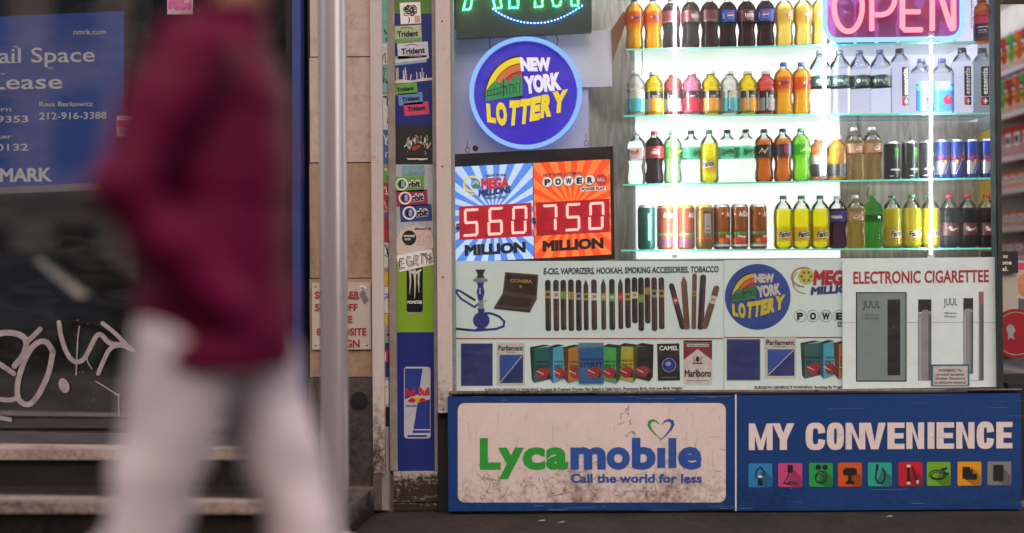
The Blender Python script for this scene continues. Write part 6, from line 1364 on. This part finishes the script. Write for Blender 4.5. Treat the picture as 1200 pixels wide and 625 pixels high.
for z in (2.95, 5.75):
    for off in (0, .6): fe.tube([(-11.0, -15.3 + off * .5, z), (-8.4, -15.3 + off * .5, z + 2.8)], .05, DARKMETAL, 6)
    for k in range(9): fe.box(-11.0 + k * .29, -10.8 + k * .29, -15.35, -14.95, z + k * .31, z + k * .31 + .03, DARKMETAL)
fe.build('fire_escape', bd)
def car(label, x, y, paint):
    t = thing('parked_car', label, 'car', (x, y, -.12), 'cars parked along the kerb'); z0 = -.12
    st = [(-2.25, .60, .45, .62), (-2.15, .78, .28, .80), (-1.6, .86, .22, .90), (-.9, .89, .2, .92), (.2, .90, .2, .93), (1.0, .89, .2, .92), (1.6, .86, .22, .80), (2.1, .78, .28, .70), (2.25, .60, .42, .58)]
    def loft(secs, m, nm, parent):
        bm = bmesh.new(); rings = []
        for P in secs: rings.append([bm.verts.new((x + p[0], y + p[1], z0 + p[2])) for p in P])
        for A, B in zip(rings, rings[1:]):
            n = len(A)
            for j in range(n): bm.faces.new([A[j], A[(j+1) % n], B[(j+1) % n], B[j]])
        bm.faces.new(rings[0]); bm.faces.new(rings[-1][::-1]); bmesh.ops.recalc_face_normals(bm, faces=bm.faces)
        return finish(bm, nm, [m], parent, True, 35)
    sec = []
    for X, w, zb, zt in st: sec.append([(X, -w * .9, zb), (X, -w, zb + .12), (X, -w, zt - .14), (X, -w * .93, zt), (X, 0, zt + .03), (X, w * .93, zt), (X, w, zt - .14), (X, w, zb + .12), (X, w * .9, zb)])
    loft(sec, paint, 'body', t)
    g = [(-1.75, .74, .88, .90), (-1.15, .70, .9, 1.30), (-.5, .66, .9, 1.42), (.2, .66, .9, 1.42), (.6, .68, .9, 1.32), (1.25, .74, .88, .90)]
    loft([[(X, -w - .1, zb), (X, -w * (1 if zt > 1 else 1.1), zt - .04), (X, -w * .8, zt), (X, w * .8, zt), (X, w * (1 if zt > 1 else 1.1), zt - .04), (X, w + .1, zb)] for X, w, zb, zt in g], WGL, 'cabin_glass', t)
    loft([[(X, -w, z), (X, -w * .8, z + .025), (X, w * .8, z + .025), (X, w, z)] for X, w, z in ((-1.05, .68, 1.31), (-.5, .66, 1.41), (.2, .66, 1.41), (.55, .66, 1.33))], paint, 'roof', t)
    for wx in (-1.35, 1.38):
        for sy in (-1, 1):
            def ringz(prof, m, nm, par):
                s = Solid(); s.lathe(prof, m, 24); o = s.build(nm, None, smooth=True, auto=40)
                for v in o.data.vertices: v.co = Vector((x + wx + v.co.x, y + sy * (.80 + v.co.z), z0 + .32 + v.co.y))
                o.parent = par
                if par.type == 'EMPTY': o.matrix_parent_inverse = Matrix.Translation(-par.location)
                return o
            ty = ringz([(.2, 0), (.31, 0), (.32, .02), (.32, .10), (.31, .12), (.2, .12)], mat('tyre_rubber', '#141414', .8), 'wheel', t)
            ringz([(0, .04), (.05, .10), (.19, .115), (.2, .05), (.2, .0)], ALU, 'rim', ty)
    for sy in (-1, 1):
        s = Solid(); s.ball((x + 2.18, y + sy * .55, z0 + .60), .13, mat('headlamp_glass', '#c9cdd2', .1, metal=.3), 2, (.35, 1, .5)); s.build('headlight', t, smooth=True)
car('dark sedan parked at the kerb behind the viewer', -7.4, -6.6, mat('car_dark', '#1d1f24', .2, var=.05, coat=.8))
car('silver sedan parked at the kerb behind the viewer', -2.4, -6.6, mat('car_silver', '#9a9da3', .25, metal=.5, var=.05, coat=.8))

# ================================================================ the passer-by: maroon jacket, off-white trousers, mid-stride, hands in pockets
PX, PYY = -.612, -2.25
pe = thing('person', 'person in a maroon jacket and pale trousers striding past, hands in jacket pockets', 'person', (PX, PYY, 0))
def loft_into(bm, secs, n=24):
    rings = []
    for cx, cy, cz, rx, ry in secs:
        rings.append([bm.verts.new((cx + rx * math.cos(2 * math.pi * j / n), cy + ry * math.sin(2 * math.pi * j / n), cz)) for j in range(n)])
    for A, B in zip(rings, rings[1:]):
        for j in range(n): bm.faces.new([A[j], A[(j+1) % n], B[(j+1) % n], B[j]])
    bm.faces.new(rings[0][::-1]); bm.faces.new(rings[-1])
def tube_into(bm, pts, rs, n=16):
    S_ = Solid.__new__(Solid); S_.bm = bm; S_.mats = []; S_.tube(pts, rs, None, n)
def fuse(bm, name, m, parent, voxel=.011, smooth=6, fold=None):
    bmesh.ops.recalc_face_normals(bm, faces=bm.faces)
    me = bpy.data.meshes.new('tmp'); bm.to_mesh(me); bm.free(); o = bpy.data.objects.new('tmp', me); COL.objects.link(o)
    r = o.modifiers.new('r', 'REMESH'); r.mode = 'VOXEL'; r.voxel_size = voxel
    k = o.modifiers.new('s', 'SMOOTH'); k.iterations = smooth; k.factor = .5
    me2 = bpy.data.meshes.new_from_object(o.evaluated_get(bpy.context.evaluated_depsgraph_get())); bpy.data.objects.remove(o); bpy.data.meshes.remove(me)
    me2.name = name
    if fold:
        me2.update(); nn = [v.normal.copy() for v in me2.vertices]
        for v, n_ in zip(me2.vertices, nn): v.co += n_ * fold(v.co)
    for p in me2.polygons: p.use_smooth = True
    me2.materials.clear(); me2.materials.append(m)
    q = bpy.data.objects.new(name, me2); COL.objects.link(q); q.parent = parent
    return q
from mathutils import noise as mnoise
SKIN = mat('skin', '#8d6450', .5, var=.08, vscale=20)
RA = [(.03, -.20, 1.485), (-.085, -.275, 1.21), (.06, -.195, 1.00)]; LA = [(.03, .20, 1.485), (-.06, .275, 1.21), (.07, .195, 1.00)]
LEGF = [(.02, .095, .93), (.15, .095, .52), (.235, .095, .115)]; LEGR = [(-.02, -.095, .93), (-.125, -.095, .52), (-.41, -.095, .215)]
bm = bmesh.new()
loft_into(bm, [(0, 0, .86, .10, .14), (0, 0, .95, .115, .165), (.0, 0, 1.08, .10, .145), (.01, 0, 1.30, .115, .165), (.02, 0, 1.44, .09, .17), (.03, 0, 1.51, .06, .10), (.04, 0, 1.55, .055, .058), (.06, 0, 1.64, .052, .054)])
for A in (RA, LA): tube_into(bm, [A[0], A[1], A[2], (A[2][0] - .01, A[2][1] * .70, A[2][2] - .05), (A[2][0] - .02, A[2][1] * .55, A[2][2] - .09)], [.055, .042, .032, .038, .024])
for Lg in (LEGF, LEGR): tube_into(bm, [Lg[0], Lg[1], Lg[2]], [.082, .055, .038])
tube_into(bm, [LEGF[2], (.255, .095, .06), (.415, .095, .085)], [.038, .036, .03]); tube_into(bm, [LEGR[2], (-.40, -.095, .15), (-.31, -.095, .045)], [.038, .036, .03])
for (c, r, sc) in (((.085, 0, 1.755), .1, (1.02, .80, 1.18)), ((.115, 0, 1.685), .06, (1.05, .9, .9))):
    g = bmesh.ops.create_icosphere(bm, subdivisions=3, radius=r)
    for v in g['verts']: v.co = Vector((v.co.x * sc[0], v.co.y * sc[1], v.co.z * sc[2])) + Vector(c)
tube_into(bm, [(.165, 0, 1.765), (.197, 0, 1.725), (.172, 0, 1.715)], [.010, .016, .012], 10)      # nose
tube_into(bm, [(.165, -.022, 1.683), (.176, 0, 1.684), (.165, .022, 1.683)], [.007, .009, .007], 8)     # mouth
for sy in (-1, 1): tube_into(bm, [(.075, sy * .081, 1.775), (.062, sy * .09, 1.755), (.072, sy * .083, 1.722)], [.012, .016, .010], 8)
fuse(bm, 'body', SKIN, pe, .010, 5)
s = Solid()
for sy in (-1, 1): s.ball((.166, sy * .032, 1.757), .0125, mat('eye_white', '#cfcac4', .2), 2); s.ball((.1755, sy * .033, 1.757), .006, pk_, 1)
e_ = s.build('eyes', None, smooth=True); e_.parent = pe
def cloth(name, col, rough, fscale=(6, 6, 14)):
    m, nt, out = new_mat(name); L = nt.links.new
    p = N(nt, 'ShaderNodeBsdfPrincipled'); p.inputs['Roughness'].default_value = rough; p.inputs['Specular IOR Level'].default_value = .12
    tc = N(nt, 'ShaderNodeTexCoord'); mp = N(nt, 'ShaderNodeMapping'); mp.inputs['Scale'].default_value = fscale; mp.inputs['Rotation'].default_value = (.3, .5, 0); L(tc.outputs['Object'], mp.inputs[0])
    n = N(nt, 'ShaderNodeTexNoise'); n.inputs['Scale'].default_value = 1.0; n.inputs['Detail'].default_value = 5; n.inputs['Distortion'].default_value = .8; L(mp.outputs[0], n.inputs['Vector'])
    rp = N(nt, 'ShaderNodeValToRGB'); c = lin(col); rp.color_ramp.elements[0].position = .3; rp.color_ramp.elements[1].position = .7
    rp.color_ramp.elements[0].color = (*[k * .85 for k in c], 1); rp.color_ramp.elements[1].color = (*[min(1, k * 1.15) for k in c], 1); L(n.outputs['Fac'], rp.inputs[0]); L(rp.outputs[0], p.inputs['Base Color'])
    b = N(nt, 'ShaderNodeBump'); b.inputs['Strength'].default_value = .45; b.inputs['Distance'].default_value = .02; L(n.outputs['Fac'], b.inputs['Height']); L(b.outputs[0], p.inputs['Normal']); L(p.outputs[0], out.inputs[0]); return m
JK = cloth('maroon_nylon', '#5a082f', .6); TR = cloth('offwhite_cotton', '#c4b8bf', .8, (5, 5, 9)); SHO = mat('shoe_white', '#b9b5b2', .5)
fold = lambda a, sx, sz: (lambda c: a * math.sin(c.z * sz + 4 * mnoise.noise(Vector((c.x * sx, c.y * sx, c.z * 5)))) + a * .8 * mnoise.noise(Vector((c.x * 9, c.y * 9, c.z * 16))))
bm = bmesh.new()
loft_into(bm, [(.0, 0, .865, .150, .195), (0, 0, .90, .158, .205), (0, 0, 1.0, .152, .20), (.0, 0, 1.12, .146, .195), (.005, 0, 1.30, .152, .205), (.015, 0, 1.41, .135, .21), (.022, 0, 1.475, .105, .20), (.03, 0, 1.53, .08, .13), (.038, 0, 1.565, .072, .078), (.045, 0, 1.60, .069, .073)])
for A in (RA, LA): tube_into(bm, [(A[0][0], A[0][1] * .8, A[0][2] - .0), A[0], tuple((Vector(A[0]) * .5 + Vector(A[1]) * .5)), A[1], tuple((Vector(A[1]) * .5 + Vector(A[2]) * .5)), (A[2][0] + .02, A[2][1] * .86, A[2][2] - .02)], [.070, .078, .070, .064, .058, .05])
fuse(bm, 'jacket', JK, pe, .010, 5, fold(.003, 5, 46))
s = Solid(); s.tube([(.036 + .072 * math.cos(a * .2618), .078 * math.sin(a * .2618), 1.585 + .004 * math.cos(a * .2618)) for a in range(24)], .012, JK, 8, closed=True); c_ = s.build('collar', None, smooth=True); c_.parent = pe
bm = bmesh.new()
loft_into(bm, [(0, 0, .84, .115, .16), (0, 0, .93, .132, .182), (0, 0, 1.0, .128, .175)])
V = lambda a, b_, t: tuple(Vector(a) * (1 - t) + Vector(b_) * t)
for Lg in (LEGF, LEGR): tube_into(bm, [V(Lg[0], Lg[1], -.05), V(Lg[0], Lg[1], .12), V(Lg[0], Lg[1], .6), Lg[1], V(Lg[1], Lg[2], .35), V(Lg[1], Lg[2], .9)], [.105, .108, .088, .078, .076, .070], 20)
fuse(bm, 'trousers', TR, pe, .010, 5, fold(.0045, 7, 30))
for P in ([(.21, .095, .052), (.265, .095, .06), (.345, .095, .075), (.435, .095, .10)], [(-.435, -.095, .165), (-.40, -.095, .115), (-.355, -.095, .06), (-.29, -.095, .045)]):
    bm = bmesh.new(); tube_into(bm, P, [.042, .05, .046, .034], 16); fuse(bm, 'shoe', SHO, pe, .008, 3)
bm = bmesh.new()
g = bmesh.ops.create_icosphere(bm, subdivisions=3, radius=.112)
for v in g['verts']: v.co = Vector((v.co.x * 1.0 + .065, v.co.y * .80, v.co.z * 1.05 + 1.785))
dele = [v for v in bm.verts if v.co.x > .125 and v.co.z < 1.82]
bmesh.ops.delete(bm, geom=dele, context='VERTS'); bmesh.ops.delete(bm, geom=[v for v in bm.verts if v.co.z < 1.70], context='VERTS')
h_ = finish(bm, 'hair', [mat('dark_hair', '#1c1512', .6, var=.3, vscale=80, bump=.6, bscale=200)], None, True); h_.parent = pe
# ================================================================ camera, light, render settings
cam = bpy.data.cameras.new('camera'); co = bpy.data.objects.new('camera', cam); COL.objects.link(co)
co.location = (0, -D, CZ); co.rotation_euler = (R(90), ROLL, 0)
cam.sensor_width = 36; cam.lens = 36 * FPX / 1200; cam.clip_start = .05; cam.clip_end = 500
cam.dof.use_dof = True; cam.dof.focus_distance = D + .05; cam.dof.aperture_fstop = .32
SC.camera = co
w = bpy.data.worlds.new('World'); SC.world = w; w.use_nodes = True
nt = w.node_tree; bg = nt.nodes['Background']
sky = nt.nodes.new('ShaderNodeTexSky'); sky.sky_type = 'NISHITA'; sky.sun_disc = False
EL, AZ = 50, 172
sky.sun_elevation = R(EL); sky.sun_rotation = R(AZ); sky.air_density = 1; sky.dust_density = 4
mx = nt.nodes.new('ShaderNodeMix'); mx.data_type = 'RGBA'; mx.blend_type = 'MULTIPLY'; mx.inputs[0].default_value = 1
mx.inputs[7].default_value = (1.0, .83, .72, 1)
nt.links.new(sky.outputs[0], mx.inputs[6]); nt.links.new(mx.outputs[2], bg.inputs[0]); bg.inputs[1].default_value = .20
sl_ = bpy.data.lights.new('sun', 'SUN'); so = bpy.data.objects.new('sun', sl_); COL.objects.link(so)
sl_.energy = 2.5; sl_.angle = R(125); sl_.color = (1, .97, 1.0)
d = Vector((math.sin(R(AZ)) * math.cos(R(EL)), math.cos(R(AZ)) * math.cos(R(EL)), math.sin(R(EL))))
so.rotation_euler = (-d).to_track_quat('-Z', 'Y').to_euler()
SC.view_settings.view_transform = 'Standard'; SC.view_settings.look = 'None'; SC.view_settings.exposure = 0
SC.cycles.max_bounces = 14; SC.cycles.transparent_max_bounces = 24; SC.cycles.transmission_bounces = 10; SC.cycles.glossy_bounces = 6; SC.cycles.diffuse_bounces = 4
SC.cycles.use_denoising = True; SC.cycles.sample_clamp_indirect = 6; SC.cycles.caustics_refractive = True; SC.cycles.caustics_reflective = False
bpy.context.view_layer.update()
